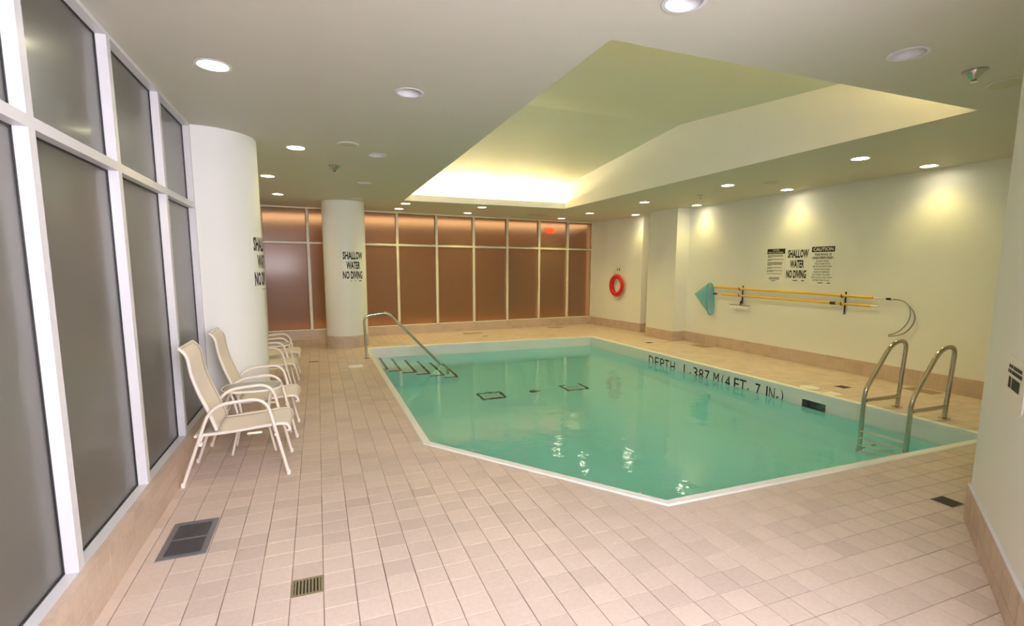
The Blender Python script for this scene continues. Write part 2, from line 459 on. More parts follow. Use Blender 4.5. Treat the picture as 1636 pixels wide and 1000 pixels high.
for t in tiles:
    if id(t) in picked_ids: continue
    for p in t[3]: rest.prism(p, -0.004, random.uniform(-0.0005, 0.0004), False)
tag(rest.build('tile_field', 'deck_tile', floor), 'farther beige deck tiles', None, None, 'stuff')

# ------------------------------------------------------------------ ceiling with light openings
LIT = [(-0.58, 3.97, 'L'), (-0.16, 6.24, 'C'), (-0.61, 8.26, 'L'), (-0.60, 10.18, 'L'),
       (1.755, 10.625, 'B'), (3.40, 10.625, 'B'), (1.767, 11.60, 'G'), (3.417, 11.82, 'G'), (6.074, 12.14, 'G'),
       (6.13, 10.75, 'P'), (6.14, 8.60, 'P'), (6.13, 6.40, 'P'), (6.12, 4.30, 'P'),
       (7.34, 10.62, 'W'), (7.42, 8.58, 'W'), (7.37, 6.37, 'W'), (7.36, 4.27, 'W')]
UNLIT = [(0.711, 4.014, 'N'), (0.723, 6.288, 'N'), (0.755, 8.336, 'N'), (0.767, 10.23, 'N'), (1.764, 2.20, 'F'), (3.456, 2.187, 'F')]
RD = 0.098
def circle(cx, cy, r, n=24): return [(cx+r*math.cos(2*PI*k/n), cy+r*math.sin(2*PI*k/n)) for k in range(n)]
cp = [[(-1.9, -2.7), (8.3, -2.7), (8.3, 13.4), (-1.9, 13.4)]]
cp = subtract(cp, SKY)
for (x, y, g) in LIT+UNLIT: cp = subtract(cp, circle(x, y, RD))
cm = MB()
for p in cp: cm.add([(q[0], q[1], CEIL) for q in p], [tuple(reversed(range(len(p))))])
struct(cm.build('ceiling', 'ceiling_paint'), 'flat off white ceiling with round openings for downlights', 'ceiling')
# raised vault over the pool (shallow gable, cove ledges at both ends)
VY0, VY1, RIDGE, VZE, VZR = 2.32, 10.62, 6.45, 3.385, 3.755
x0, x1 = 1.645, 5.19
v = MB()
for (X, s) in ((x0, 1), (x1, -1)):
    poly = [(X, 2.69, CEIL), (X, 10.2, CEIL), (X, 10.2, 2.985), (X, VY1, 2.985), (X, VY1, VZE), (X, RIDGE, VZR), (X, VY0, VZE), (X, VY0, 2.985), (X, 2.69, 2.985)]
    if s > 0: poly = poly[::-1]
    v.add(poly, [tuple(range(len(poly)))])
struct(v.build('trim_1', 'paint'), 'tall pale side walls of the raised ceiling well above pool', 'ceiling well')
v = MB()
v.quad((x0, VY0, VZE), (x0, RIDGE, VZR), (x1, RIDGE, VZR), (x1, VY0, VZE)); v.quad((x0, RIDGE, VZR), (x0, VY1, VZE), (x1, VY1, VZE), (x1, RIDGE, VZR))
v.quad((x0, VY1, 2.985), (x1, VY1, 2.985), (x1, VY1, VZE), (x0, VY1, VZE)); v.quad((x1, VY0, 2.985), (x0, VY0, 2.985), (x0, VY0, VZE), (x1, VY0, VZE))
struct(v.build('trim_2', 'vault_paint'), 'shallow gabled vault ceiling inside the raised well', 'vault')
v = MB()
v.box(x0, x1, 10.2, 10.225, CEIL+0.003, 3.045); v.box(x0, x1, 10.225, VY1, 2.955, 2.985)
v.box(x0, x1, 2.66, 2.685, CEIL+0.003, 3.045); v.box(x0, x1, VY0, 2.66, 2.955, 2.985)
struct(v.build('trim_3', 'paint'), 'low cove ledges hiding light tubes at both well ends', 'cove')
for (yy, lab, g) in ((10.42, 'glowing fluorescent tube in the cove by the brown glass wall', 'cove tubes by the glass wall'), (2.50, 'glowing fluorescent tube in the cove over the slanting pool edge', 'cove tubes over the front edge')):
    for (a, b_) in ((1.72, 2.62), (2.76, 3.66), (3.80, 4.60), (4.74, 5.14)):
        t = thing('fluorescent_tube', lab, 'light tube', ((a+b_)/2, yy, 2.985), g)
        MB().tube([(a+0.03, yy, 3.017), (b_-0.03, yy, 3.017)], 0.014, 8).build('lamp_tube', 'tube_glow' if yy > 5 else 'tube_glow_front', t, 40)
        for e in (a+0.012, b_-0.012): MB().box(e-0.018, e+0.018, yy-0.02, yy+0.02, 2.986, 3.035).build('end_cap', 'white_plastic', t)

# ------------------------------------------------------------------ walls
m = MB(); m.box(-1.45, XL-0.012, -2.6, 5.75, 0.0, 0.235)
wl = struct(m.build('wall_left', 'grout_light'), 'low tiled kerb wall under the left window wall', 'wall')
m = MB(); m.box(-1.25, XF, 5.62, 12.05, 0, CEIL)
struct(m.build('wall_left_far', 'paint'), 'plain pale wall behind chairs beyond the round column', 'wall')
m = MB(); m.box(XR, XR+0.15, 1.0, 9.10, 0, CEIL)
struct(m.build('wall_right', 'paint'), 'long cream wall holding posters and pool poles', 'wall')
m = MB(); m.box(7.34, 8.1, 9.06, 10.05, 0, CEIL)
struct(m.build('wall_pier', 'paint'), 'square cream pier standing out from the long wall', 'wall')
m = MB(); m.prism([(7.62, 10.68), (8.1, 10.68), (8.1, 13.2), (7.46, 13.2), (7.46, 12.88), (7.48, 12.12)], 0, CEIL); m.box(8.1, 8.2, 10.05, 10.7, 0, CEIL)
struct(m.build('wall_corner', 'paint'), 'cream corner wall where the life ring hangs', 'wall')
dN = (Vector(NB)-Vector(NA)).normalized()
m = MB(); m.prism([NA, NB, (2.0, -2.6), (2.15, -2.6), (2.15, 0.45), (3.9, 1.66), (XR, 1.66), (XR, 1.79)][::-1][::-1], 0, CEIL)
struct(m.build('wall_near', 'paint'), 'pale slanting wall with a white notice plate beside camera', 'wall')
RY0, RY1 = -1.45, -1.3
WX0, WX1, WZ0, WZ1 = -0.10, 1.90, 1.20, 2.75
m = MB(); m.box(-1.6, WX0, RY0, RY1, 0, CEIL); m.box(WX1, 2.15, RY0, RY1, 0, CEIL); m.box(WX0, WX1, RY0, RY1, 0, WZ0); m.box(WX0, WX1, RY0, RY1, WZ1, CEIL)
struct(m.build('wall_rear', 'paint'), 'plain wall around the added window behind the photographer', 'wall')
w3 = struct(thing('window_added', 'added glowing window in the unseen rear wall', 'window', (0.9, -1.38, WZ0)))
MB().box(WX0, WX1, -1.38, -1.36, WZ0, WZ1).build('pane', 'rear_fill_glow', w3)  # glowing pane of a made-up window, added to brighten the foreground
for (a, b_, c, d) in ((WX0, WX0+0.05, WZ0, WZ1), (WX1-0.05, WX1, WZ0, WZ1), (0.87, 0.93, WZ0, WZ1), (WX0, WX1, WZ0, WZ0+0.05), (WX0, WX1, WZ1-0.05, WZ1)):
    MB().box(a, b_, -1.36, -1.30, c, d).build('window_frame', 'frame_white', w3)

# tiled skirting ------------------------------------------------------------
def skirting(name, p, q, label, z_top=0.24, rows=((0.0, 0.085), (0.085, 0.24)), tw=0.1524, backing=True, lip=True):
    p = Vector(p); q = Vector(q); d = (q-p).normalized(); n = Vector((-d.y, d.x)); L = (q-p).length   # n points into the room (left of p->q)
    mb = MB(); a = p+n*0.006
    mb.prism([tuple(p-n*0.03), tuple(p+n*0.0115), tuple(q+n*0.0115), tuple(q-n*0.03)][::-1], 0, z_top-0.002)
    base = struct(mb.build(name, 'grout_light'), label, 'skirting')
    cnt = max(1, round(L/tw)); w = L/cnt
    shared = {}
    for r, (z0, z1) in enumerate(rows):
        z1 = min(z1, z_top)
        me = MB().box(0.0016, w-0.0016, -0.002, 0.0145, z0+0.0016, z1-0.0008 if z1 == z_top else z1-0.0016).mesh('tile', 'base_tile')
        for k in range(cnt):
            o = bpy.data.objects.new('tile', me); COL.objects.link(o); o.parent = base
            s = p+d*(k*w); o.location = (s.x, s.y, 0)
            o.rotation_euler = (0, 0, math.atan2(d.y, d.x))
    return base
# box local: x along d, y toward n (left of d)
skirting('baseboard_left', (XL-0.012, 5.72), (XL-0.012, 0.6), 'tan tiled kerb face under the frosted windows', 0.25, ((0.0, 0.10), (0.10, 0.25)))
m = MB(); m.box(-1.06, XL, -2.6, 5.72, 0.236, 0.2505)
struct(m.build('trim_4', 'base_tile'), 'narrow tiled ledge under the left window frames', 'ledge')
skirting('baseboard_back', bw(BL-0.01, 0.012), bw(0, 0.012), 'tan tiled skirting under the brown glass wall', 0.23, ((0.0, 0.08), (0.08, 0.23)))
skirting('baseboard_right', (XR-0.002, 3.0), (XR-0.002, 9.06), 'tan tiled skirting along the long poster wall', 0.225, ((0.0, 0.075), (0.075, 0.225)))
skirting('baseboard_pier', (7.34, 9.06-0.012), (7.34, 10.05), 'tan tiled skirting on the long pier face', 0.225, ((0.0, 0.075), (0.075, 0.225)))
skirting('baseboard_pier_front', (XR, 9.06), (7.328, 9.06), 'tan tiled skirting on the short pier end', 0.225, ((0.0, 0.075), (0.075, 0.225)))
skirting('baseboard_ring', (7.62, 10.67), (7.48, 12.12), 'tan tiled skirting below the life ring', 0.225, ((0.0, 0.075), (0.075, 0.225)))
skirting('baseboard_corner', (7.48, 12.12), (7.462, 12.86), 'short tan tiled skirting in the far corner', 0.225, ((0.0, 0.075), (0.075, 0.225)))
skirting('baseboard_recess', (7.95, 10.68), (7.62, 10.68), 'short tan tiled skirting behind the pier', 0.225, ((0.0, 0.075), (0.075, 0.225)))
sk = skirting('baseboard_near', NB, tuple(Vector(NA)-dN*0.013), 'tall tan tiled skirting along the slanting near wall', 0.235, ((0.0, 0.085), (0.085, 0.235)))
m = MB(); nn = Vector((dN.y, -dN.x))
nn = nn if nn.dot(Vector((-1, 1))) > 0 else -nn
pa = Vector(NA)-dN*0.012; pb = Vector(NB)
m.prism([tuple(pa), tuple(pa+nn*0.016), tuple(pb+nn*0.016), tuple(pb)], 0.234, 0.243)
struct(m.build('trim_5', 'frame_white'), 'thin pale edging bead along the near wall skirting', 'edging')
skirting('baseboard_near_end', tuple(Vector(NA)+Vector((0.0,0.0))), (XR-0.05, 1.79), 'tan tiled skirting on the hidden side of the near wall', 0.235, ((0.0, 0.085), (0.085, 0.235)))

# ------------------------------------------------------------------ left window wall
w1 = struct(thing('window_1', 'white framed frosted window wall beside the chairs', 'window', (XF, 1.5, 0.25)))
MW = 0.056
mul = [2.637+0.985*k for k in range(-5, 3)]
edges = mul+[5.575]
for y in edges:
    MB().box(XG-0.16, XF, y, y+(MW if y < 5.5 else 0.06), 0.25, CEIL-0.001).build('mullion', 'frame_white', w1)
spans = [(edges[i]+MW, edges[i+1]) for i in range(len(edges)-1)]
for (a, b_) in spans:
    MB().box(XG-0.16, XF, a, b_, 2.155, 2.205).build('rail', 'frame_white', w1)
    MB().box(XG-0.16, XF, a, b_, 0.237, 0.252).build('sill', 'frame_white', w1)
    MB().box(XG-0.16, XF, a, b_, 2.895, CEIL-0.001).build('head', 'frame_white', w1)
    for (z0, z1) in ((0.252, 2.155), (2.205, 2.895)):
        pn = MB().box(XG-0.012, XG-0.004, a, b_, z0, z1).build('pane', 'frosted_grey', w1)
        g = MB(); k = 0.009
        g.box(XG-0.004, XG+0.001, a, a+k*0.6, z0, z1); g.box(XG-0.004, XG+0.001, b_-k, b_, z0, z1); g.box(XG-0.004, XG+0.001, a, b_, z0, z0+k); g.box(XG-0.004, XG+0.001, a, b_, z1-k, z1)
        g.build('gasket', 'black_rubber', pn)
# shaded space beyond the frosted panes, with pale returns behind each mullion
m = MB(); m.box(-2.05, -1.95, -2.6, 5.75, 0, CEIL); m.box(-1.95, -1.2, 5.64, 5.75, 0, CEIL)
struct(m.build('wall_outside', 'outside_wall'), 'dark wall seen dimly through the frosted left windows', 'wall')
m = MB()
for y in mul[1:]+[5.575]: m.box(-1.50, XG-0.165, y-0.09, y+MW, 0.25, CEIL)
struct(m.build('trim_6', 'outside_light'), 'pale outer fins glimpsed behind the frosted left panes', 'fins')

# ------------------------------------------------------------------ brown glass wall at the back
w2_ = struct(thing('window_2', 'brown frosted glass wall at far end of pool hall', 'window', bw(BL/2, 0, 0.23)))
bt = [-0.02, 0.895, 1.885, 2.875, 3.85, 4.84, 5.797, 6.77, 7.695, 8.53]
def bbox(t0, t1, o0, o1, z0, z1):
    return MB().prism([bw(t0,o0), bw(t0,o1), bw(t1,o1), bw(t1,o0)][::-1][::-1], z0, z1)
for t in bt: bbox(t-0.03, t+0.03, 0.03, -0.07, 0.23, CEIL-0.001).build('mullion', 'frame_cream', w2_)
for i in range(len(bt)-1):
    a, b_ = bt[i]+0.03, bt[i+1]-0.03
    bbox(a, b_, 0.028, -0.07, 2.125, 2.175).build('rail', 'frame_cream', w2_)
    bbox(a, b_, 0.028, -0.07, 2.885, CEIL-0.001).build('head', 'frame_cream', w2_)
    bbox(a, b_, 0.028, -0.07, 0.215, 0.24).build('sill', 'frame_cream', w2_)
    for (z0, z1) in ((0.24, 2.125), (2.175, 2.885)):
        pn = bbox(a, b_, -0.012, -0.020, z0, z1).build('pane', 'frosted_bronze', w2_)
        g = MB()
        for (c, d, e, f_) in ((a, a+0.007, z0, z1), (b_-0.007, b_, z0, z1), (a, b_, z0, z0+0.007), (a, b_, z1-0.007, z1)):
            g.prism([bw(c,-0.005), bw(c,-0.012), bw(d,-0.012), bw(d,-0.005)], e, f_)
        g.build('gasket', 'dark_lid', pn)
m = MB(); m.prism([bw(-0.3, -0.005), bw(-0.3, -0.12), bw(BL+0.3, -0.12), bw(BL+0.3, -0.005)], 0, 0.214)
struct(m.build('wall_back', 'grout_light'), 'low kerb under the brown glass wall', 'wall')
# hall behind the glass
m = MB(); m.box(-1.9, 8.3, 15.4, 15.6, 0, 3.0)
struct(m.build('wall_hall', 'hall_wall'), 'red brown hall wall blurred behind the glass', 'wall')
m = MB(); m.box(-1.9, -1.7, 12.05, 15.4, 0, 3.0); m.box(8.1, 8.3, 13.2, 15.4, 0, 3.0); m.box(-1.9, 8.3, 13.4, 15.6, CEIL, 3.0)
struct(m.build('wall_hall_ends', 'hall_wall'), 'end walls and soffit of the hall behind the glass', 'wall')
m = MB(); m.box(-1.7, 8.1, 12.98, 15.4, -0.003, 0.002)
struct(m.build('floor_hall', 'hall_floor'), 'tan hall floor blurred behind the brown glass', 'floor')
d1 = struct(thing('door_1', 'dark door blurred behind the brown glass', 'door', (5.95, 15.38, 0)))
MB().box(5.5, 6.4, 15.34, 15.4, 0, 2.1).build('door_leaf', 'hall_dark', d1); MB().tube([(5.6, 15.32, 1.0), (5.72, 15.32, 1.0)], 0.012, 8).build('door_handle', 'steel', d1)
ex = thing('exit_sign', 'red glowing sign blurred behind the upper brown glass', 'sign', (6.22, 13.12, 2.60))
MB().box(6.10, 6.34, 13.10, 13.14, 2.60, 2.74).build('sign_face', 'exit_glow', ex); MB().box(6.08, 6.36, 13.14, 13.19, 2.585, 2.755).build('housing', 'black_metal', ex); MB().tube([(6.22, 13.165, 2.755), (6.22, 13.165, CEIL)], 0.01, 8).build('stem', 'black_metal', ex)

# ------------------------------------------------------------------ round columns
def column(c, r, label, z_base=0.235):
    t = thing('column', label, 'column', (c[0], c[1], 0))
    MB().lathe([(r, z_base), (r, CEIL)], (c[0], c[1], 0), 72, False).build('shaft', 'paint', t, 40)
    MB().lathe([(r, 0), (r+0.003, 0), (r+0.003, z_base-0.002), (r, z_base-0.002)], (c[0], c[1], 0), 72, False).build('base_core', 'grout_light', t, 40)
    cnt = round(2*PI*(r+0.01)/0.1524)
    for (z0, z1) in ((0.0, 0.08), (0.08, z_base)):
        mb = MB(); n = 4; vs_ = []; fs_ = []
        a0 = 0.0017/r; a1 = 2*PI/cnt-0.0017/r
        for k in range(n+1):
            a = a0+(a1-a0)*k/n
            for (rr, z) in ((r+0.002, z0+0.0015), (r+0.0125, z0+0.0015), (r+0.0125, z1-0.0015), (r+0.002, z1-0.0015)):
                vs_.append((rr*math.cos(a), rr*math.sin(a), z))
        for k in range(n):
            for q in range(3): fs_.append((k*4+q, (k+1)*4+q, (k+1)*4+q+1, k*4+q+1)[::-1])
        fs_ += [(0,1,2,3)[::-1], tuple(n*4+q for q in range(4))]
        mb.add(vs_, fs_); me = mb.mesh('tile', 'base_tile')
        for k in range(cnt):
            o = bpy.data.objects.new('tile', me); COL.objects.link(o); o.parent = t; o.rotation_euler = (0, 0, 2*PI*k/cnt)
    return t
C1, R1 = (-1.018, 6.093), 0.477
C2, R2 = (0.545, 10.95), 0.412
column(C1, R1, 'thick white round column at the end of the left windows')
column(C2, R2, 'round pale column standing near the brown glass wall')

# ------------------------------------------------------------------ pool
pool = thing('swimming_pool', 'white lined pool basin with one slanting corner', 'pool', (3.45, 6.5, PFLOOR))
m = MB(); band = MB(); n = len(POOL)
SKM = (4.375, 4.713, -0.272, -0.116); BAND = -0.30
for i in range(n):
    a, b_ = POOL[i], POOL[(i+1)%n]
    m.quad((a[0],a[1],PFLOOR), (a[0],a[1],BAND), (b_[0],b_[1],BAND), (b_[0],b_[1],PFLOOR))
    if i == 2:      # right wall with the skimmer mouth
        ys = [2.69, SKM[0], SKM[1], 10.34]; zs = [BAND, SKM[2], SKM[3], -0.002]
        for p in range(3):
            for q in range(3):
                if p == 1 and q == 1: continue
                band.quad((6.0, ys[p], zs[q]), (6.0, ys[p], zs[q+1]), (6.0, ys[p+1], zs[q+1]), (6.0, ys[p+1], zs[q]))
    else:
        band.quad((a[0],a[1],BAND), (a[0],a[1],-0.002), (b_[0],b_[1],-0.002), (b_[0],b_[1],BAND))
m.add([(p[0],p[1],PFLOOR) for p in POOL], [tuple(range(n))])
shell = m.build('shell', 'pool_plaster', pool)
band.build('waterline_band', 'pool_band', pool)
m = MB(); y0, y1, z0, z1 = SKM; X = 6.0; XD = 6.16
m.quad((XD,y0,z0),(XD,y0,z1),(XD,y1,z1),(XD,y1,z0)); m.quad((X,y0,z0),(X,y0,z1),(XD,y0,z1),(XD,y0,z0)); m.quad((X,y1,z1),(X,y1,z0),(XD,y1,z0),(XD,y1,z1)); m.quad((X,y0,z1),(X,y1,z1),(XD,y1,z1),(XD,y0,z1)); m.quad((X,y1,z0),(X,y0,z0),(XD,y0,z0),(XD,y1,z0))
skm = m.build('skimmer_mouth', 'grey_metal', pool)
m = MB()
m.box(5.994, 6.001, y0-0.012, y0, z0-0.012, z1+0.012); m.box(5.994, 6.001, y1, y1+0.012, z0-0.012, z1+0.012); m.box(5.994, 6.001, y0, y1, z1, z1+0.012)
m.build('skimmer_rim', 'white_plastic', skm)
# coping: one strip per side with rounded inner edge
inn = off_poly(POOL, -0.012); out_ = POOL_OUT; mid = off_poly(POOL, COPE-0.010); crn = off_poly(POOL, -0.004)
for i in range(n):
    j = (i+1)%n; vs_ = []
    for (pl, z) in ((off_poly(POOL, 0.02), -0.03), (inn, -0.03), (inn, 0.003), (crn, 0.011), (mid, 0.011), (out_, 0.004), (out_, -0.004)):
        vs_ += [(pl[i][0], pl[i][1], z), (pl[j][0], pl[j][1], z)]
    m = MB().add(vs_, [(2*k, 2*k+2, 2*k+3, 2*k+1) for k in range(6)])
    m.build('coping', 'coping_white', pool, 30)
# steps with black nosings
nos = [1.126, 1.373, 1.633, 1.893, 2.155, 2.425]; YF = 9.10; xprev = 0.90
for k, X in enumerate(nos):
    z = -0.222-0.2*k
    st = MB().box(xprev if k else 0.90, X, YF, 10.34, PFLOOR, z).build('step', 'pool_plaster', pool)
    MB().box(X-0.045, X+0.003, YF-0.003, 10.335, z-0.03, z+0.003).build('nosing', 'pool_marking', st)
    MB().box((xprev if k else 0.90), X-0.045, YF-0.003, YF+0.035, z-0.03, z+0.003).build('edge_stripe', 'pool_marking', st)
    xprev = X
# drain outlines on the pool floor
def frame_marks(x0, x1, y0, y1, w, skip=()):
    segs = {'b': (x0, x1, y0, y0+w), 't': (x0, x1, y1-w, y1), 'l': (x0, x0+w, y0, y1), 'r': (x1-w, x1, y0, y1)}
    for k, s in segs.items():
        m = MB()
        if k in skip: m.box(s[0], s[0]+(s[1]-s[0])*0.28, s[2], s[3], PFLOOR, PFLOOR+0.004)
        else: m.box(s[0], s[1], s[2], s[3], PFLOOR, PFLOOR+0.004)
        m.build('drain_outline', 'pool_marking', pool)
    MB().box((x0+x1)/2-0.12, (x0+x1)/2+0.12, (y0+y1)/2-0.1, (y0+y1)/2+0.1, PFLOOR, PFLOOR+0.006).build('main_drain', 'white_plastic', pool)
frame_marks(2.50, 2.945, 7.83, 8.20, 0.05)
frame_marks(4.08, 4.525, 7.79, 8.17, 0.05, ('t',))
m = MB().lathe([(0.0, 0.02), (0.05, 0.02), (0.075, 0.0)], (3.50, 8.0, PFLOOR), 16, False); m.box(3.53, 3.64, 7.97, 8.02, PFLOOR, PFLOOR+0.01)
m.build('floor_inlet', 'pool_marking', pool)
# depth lettering along the right-hand waterline
zt, zb = -0.072, -0.262
words = [('D', 8.07, 7.92), ('E', 7.88, 7.76), ('P', 7.72, 7.60), ('T', 7.59, 7.46), ('H', 7.42, 7.30),
         ('1', 7.06, 7.03), ('.', 6.90, 6.87), ('3', 6.82, 6.71), ('8', 6.68, 6.57), ('7', 6.54, 6.43), ('M', 6.34, 6.22),
         ('(', 6.16, 6.115), ('4', 6.08, 5.98), ('F', 5.90, 5.80), ('T', 5.79, 5.66), ('.', 5.635, 5.61), ('7', 5.49, 5.40), ('I', 5.295, 5.275), ('N', 5.245, 5.15), ('.', 5.12, 5.08), (')', 5.05, 5.005)]
for (ch, ya, yb) in words:
    h_ = zt-zb if ch != '.' else 0.03
    vs2, fs2, wd = text_geo(ch, abs(ya-yb), h_, 0.0)
    if ch in '1I': vs2, fs2 = [(0, 0), (0.026, 0), (0.026, h_), (0, h_)], [(0, 1, 2, 3)]
    zb_ = zb if ch != '.' else -0.208
    m = MB().add([(5.9965, ya-x, zb_+y) for (x, y) in vs2], fs2)
    m.add([(6.0, ya-x, zb_+y) for (x, y) in vs2], [])
    m.build('depth_letter', 'pool_marking', pool)
# water body
m = MB(); wp = off_poly(POOL, 0.10)
m.prism(wp, PFLOOR-0.05, WATER)
water = m.build('pool_water', 'water')
tag(water, 'clear green rippled water filling the pool', 'water', None, 'stuff')

# hand rail at the steps
hr = thing('handrail', 'bent steel handrail going down into the pool steps', 'handrail', (0.762, 9.162, 0))
pth = fillet([(0.762, 9.162, 0.004), (0.735, 9.162, 0.765), (1.15, 9.162, 0.815), (2.06, 9.162, -0.15), (2.02, 9.162, -0.82)][:4]+[(2.22, 9.162, -0.40), (2.24, 9.162, -1.02)], [0.12, 0.10, 0.06, 0.08], 8)
MB().tube(pth, 0.0235, 14).build('rail', 'steel', hr, 50)
MB().lathe([(0.055, 0.0), (0.055, 0.008), (0.03, 0.016)], (0.762, 9.162, 0), 20).build('flange', 'steel', hr, 40)
# ladder
ld = thing('pool_ladder', 'steel pool ladder with two bent grab rails', 'ladder', (6.30, 3.484, 0))
for y in (3.724, 3.244):
    pth = fillet([(6.297, y, 0.004), (6.36, y, 0.80), (6.10, y, 0.77), (5.715, y, 0.25), (5.70, y, -1.05)], [0.13, 0.13, 0.10], 9)
    MB().tube(pth, 0.0235, 14).build('grab_rail', 'steel', ld, 50)
    MB().tube([(5.735, y, 0.130), (6.30, y, 0.130)], 0.022, 12).build('brace_bar', 'steel', ld, 50)
    MB().lathe([(0.055, 0.0), (0.055, 0.008), (0.03, 0.016)], (6.297, y, 0), 20).build('flange', 'steel', ld, 40)
for k, z in enumerate((-0.235, -0.50, -0.76, -1.0)):
    MB().bevel_box(5.66, 5.76, 3.262, 3.706, z-0.028, z, 0.006).build('rung', 'white_plastic', ld)
for y in (3.724, 3.244):
    MB().tube([(5.70, y, -0.95), (5.98, y, -0.95)], 0.016, 10).build('wall_stop', 'steel', ld, 50)

# ------------------------------------------------------------------ downlights
LAB = {'L': ('lit recessed downlight above the chairs beside the left windows', 'lit downlights over the left deck'),
       'C': ('lit recessed downlight beside the thick round column', None),
       'B': ('lit recessed downlight between the cove ledge and glass wall', 'lit downlights behind the cove'),
       'G': ('lit recessed downlight close against the brown glass wall', 'lit downlights against the glass wall'),
       'P': ('lit recessed downlight over the pool ladder side edge', 'lit downlights over the ladder side'),
       'W': ('lit recessed downlight close to the cream poster wall', 'lit downlights along the poster wall'),
       'N': ('unlit recessed downlight in the row left of the vault', 'unlit downlights left of the vault'),
       'F': ('unlit recessed downlight in front of the raised vault', 'unlit downlights in front of the vault')}
OWN = {(-0.58, 3.97): 'lit recessed downlight above the chair nearest the floor grille', (-0.61, 8.26): 'lit recessed downlight over the chairs behind the thick column', (-0.60, 10.18): 'lit recessed downlight left of the round column near glass wall',
       (1.755, 10.625): 'lit recessed downlight behind cove ledge, nearest the round column', (3.40, 10.625): 'lit recessed downlight behind cove ledge, next to a small sprinkler',
       (1.767, 11.60): 'lit recessed downlight against brown glass wall, nearest the round column', (3.417, 11.82): 'lit recessed downlight against brown glass, behind the small sprinkler', (6.074, 12.14): 'lit recessed downlight against brown glass before the red glowing sign',
       (6.13, 10.75): 'lit recessed downlight over the far pool corner by the life ring', (6.14, 8.60): 'lit recessed downlight over the deck in front of cream pier', (6.13, 6.40): 'lit recessed downlight over pool edge level with the posters', (6.12, 4.30): 'lit recessed downlight over the pool ladder side of the vault',
       (7.34, 10.62): 'lit recessed downlight washing the wall beside the life ring', (7.42, 8.58): 'lit recessed downlight washing the wall above the blue net', (7.37, 6.37): 'lit recessed downlight washing the wall above the posters', (7.36, 4.27): 'lit recessed downlight washing the wall above the rescue hook',
       (0.711, 4.014): 'unlit recessed downlight between vault and lit downlight over chairs', (0.723, 6.288): 'unlit recessed downlight beside the flat ceiling speaker', (0.755, 8.336): 'unlit recessed downlight between sprinkler and round column', (0.767, 10.23): 'unlit recessed downlight touching the top of the round column',
       (1.764, 2.20): 'unlit recessed downlight before the vault, away from cone sprinkler', (3.456, 2.187): 'unlit recessed downlight before the vault, near the cone sprinkler'}
def downlight(x, y, g, lit):
    lab, grp = LAB[g]
    lab = OWN.get((x, y), lab)
    t = thing('downlight', lab, 'downlight', (x, y, CEIL), grp)
    MB().lathe([(RD-0.001, 0.0), (RD+0.012, -0.0005), (RD+0.012, -0.004), (RD-0.006, -0.005), (RD-0.006, 0.0)], (x, y, CEIL), 28, False).build('trim_ring', 'frame_white', t, 40)
    if lit:
        MB().lathe([(RD-0.001, 0.0), (RD-0.006, 0.022)], (x, y, CEIL), 28, False).build('reflector', 'frame_white', t, 40)
        MB().lathe([(0.0, 0.014), (RD-0.004, 0.014), (RD-0.004, 0.024)], (x, y, CEIL), 28, False).build('lens', 'lamp_glow', t)
        l = bpy.data.lights.new('downlight_lamp', 'SPOT'); l.energy = SPOT_W*{'L': 0.28, 'C': 0.28, 'W': 0.42, 'P': 1.05}.get(g, 0.75); l.color = WARM; l.spot_size = math.radians(116); l.spot_blend = 0.85; l.shadow_soft_size = 0.06
        o = bpy.data.objects.new('downlight_lamp', l); COL.objects.link(o); o.parent = t; o.location = (0, 0, -0.012)
    else:
        MB().lathe([(RD-0.001, 0.0), (0.066, 0.06)], (x, y, CEIL), 28, False).build('reflector', 'frame_white', t, 40)
        MB().lathe([(0.066, 0.06), (0.05, 0.066), (0.0, 0.066)], (x, y, CEIL), 28, False).build('lens', 'grey_metal', t)
for (x, y, g) in LIT: downlight(x, y, g, True)
for (x, y, g) in UNLIT: downlight(x, y, g, False)
pl = thing('added_panel_light', 'added unseen panel light above the photographer', 'panel light', (0.45, -0.45, CEIL))
MB().box(-0.15, 1.05, -0.75, -0.15, CEIL-0.03, CEIL-0.001).build('panel_frame', 'frame_white', pl)  # fixture made up to go with the added overhead fill
MB().box(-0.12, 1.02, -0.72, -0.18, CEIL-0.032, CEIL-0.03).build('diffuser', 'white_plastic', pl)
def disc(x, y, r, label, cat, name, matn='speaker_grille'):
    t = thing(name, label, cat, (x, y, CEIL))
    MB().lathe([(0, -0.012), (r*0.85, -0.012), (r*0.85, 0.0)], (x, y, CEIL), 28, False).build('grille', matn, t, 40)
    MB().lathe([(r*0.85, -0.001), (r*0.85, -0.014), (r, -0.006), (r, 0.0)], (x, y, CEIL), 28, False).build('rim', 'ceiling_paint', t, 40)
disc(0.369, 5.85, 0.115, 'flat round ceiling speaker near the thick column', 'speaker', 'ceiling_speaker')
disc(6.518, 5.93, 0.115, 'flat round ceiling speaker over the ladder side deck', 'speaker', 'ceiling_speaker')
disc(6.505, 7.03, 0.07, 'small flat round cover plate between speaker and sprinkler', 'cover plate', 'cover_plate', 'ceiling_paint')
disc(4.62, 2.23, 0.12, 'flat round ceiling disc near the slanting wall corner', 'speaker', 'ceiling_speaker')
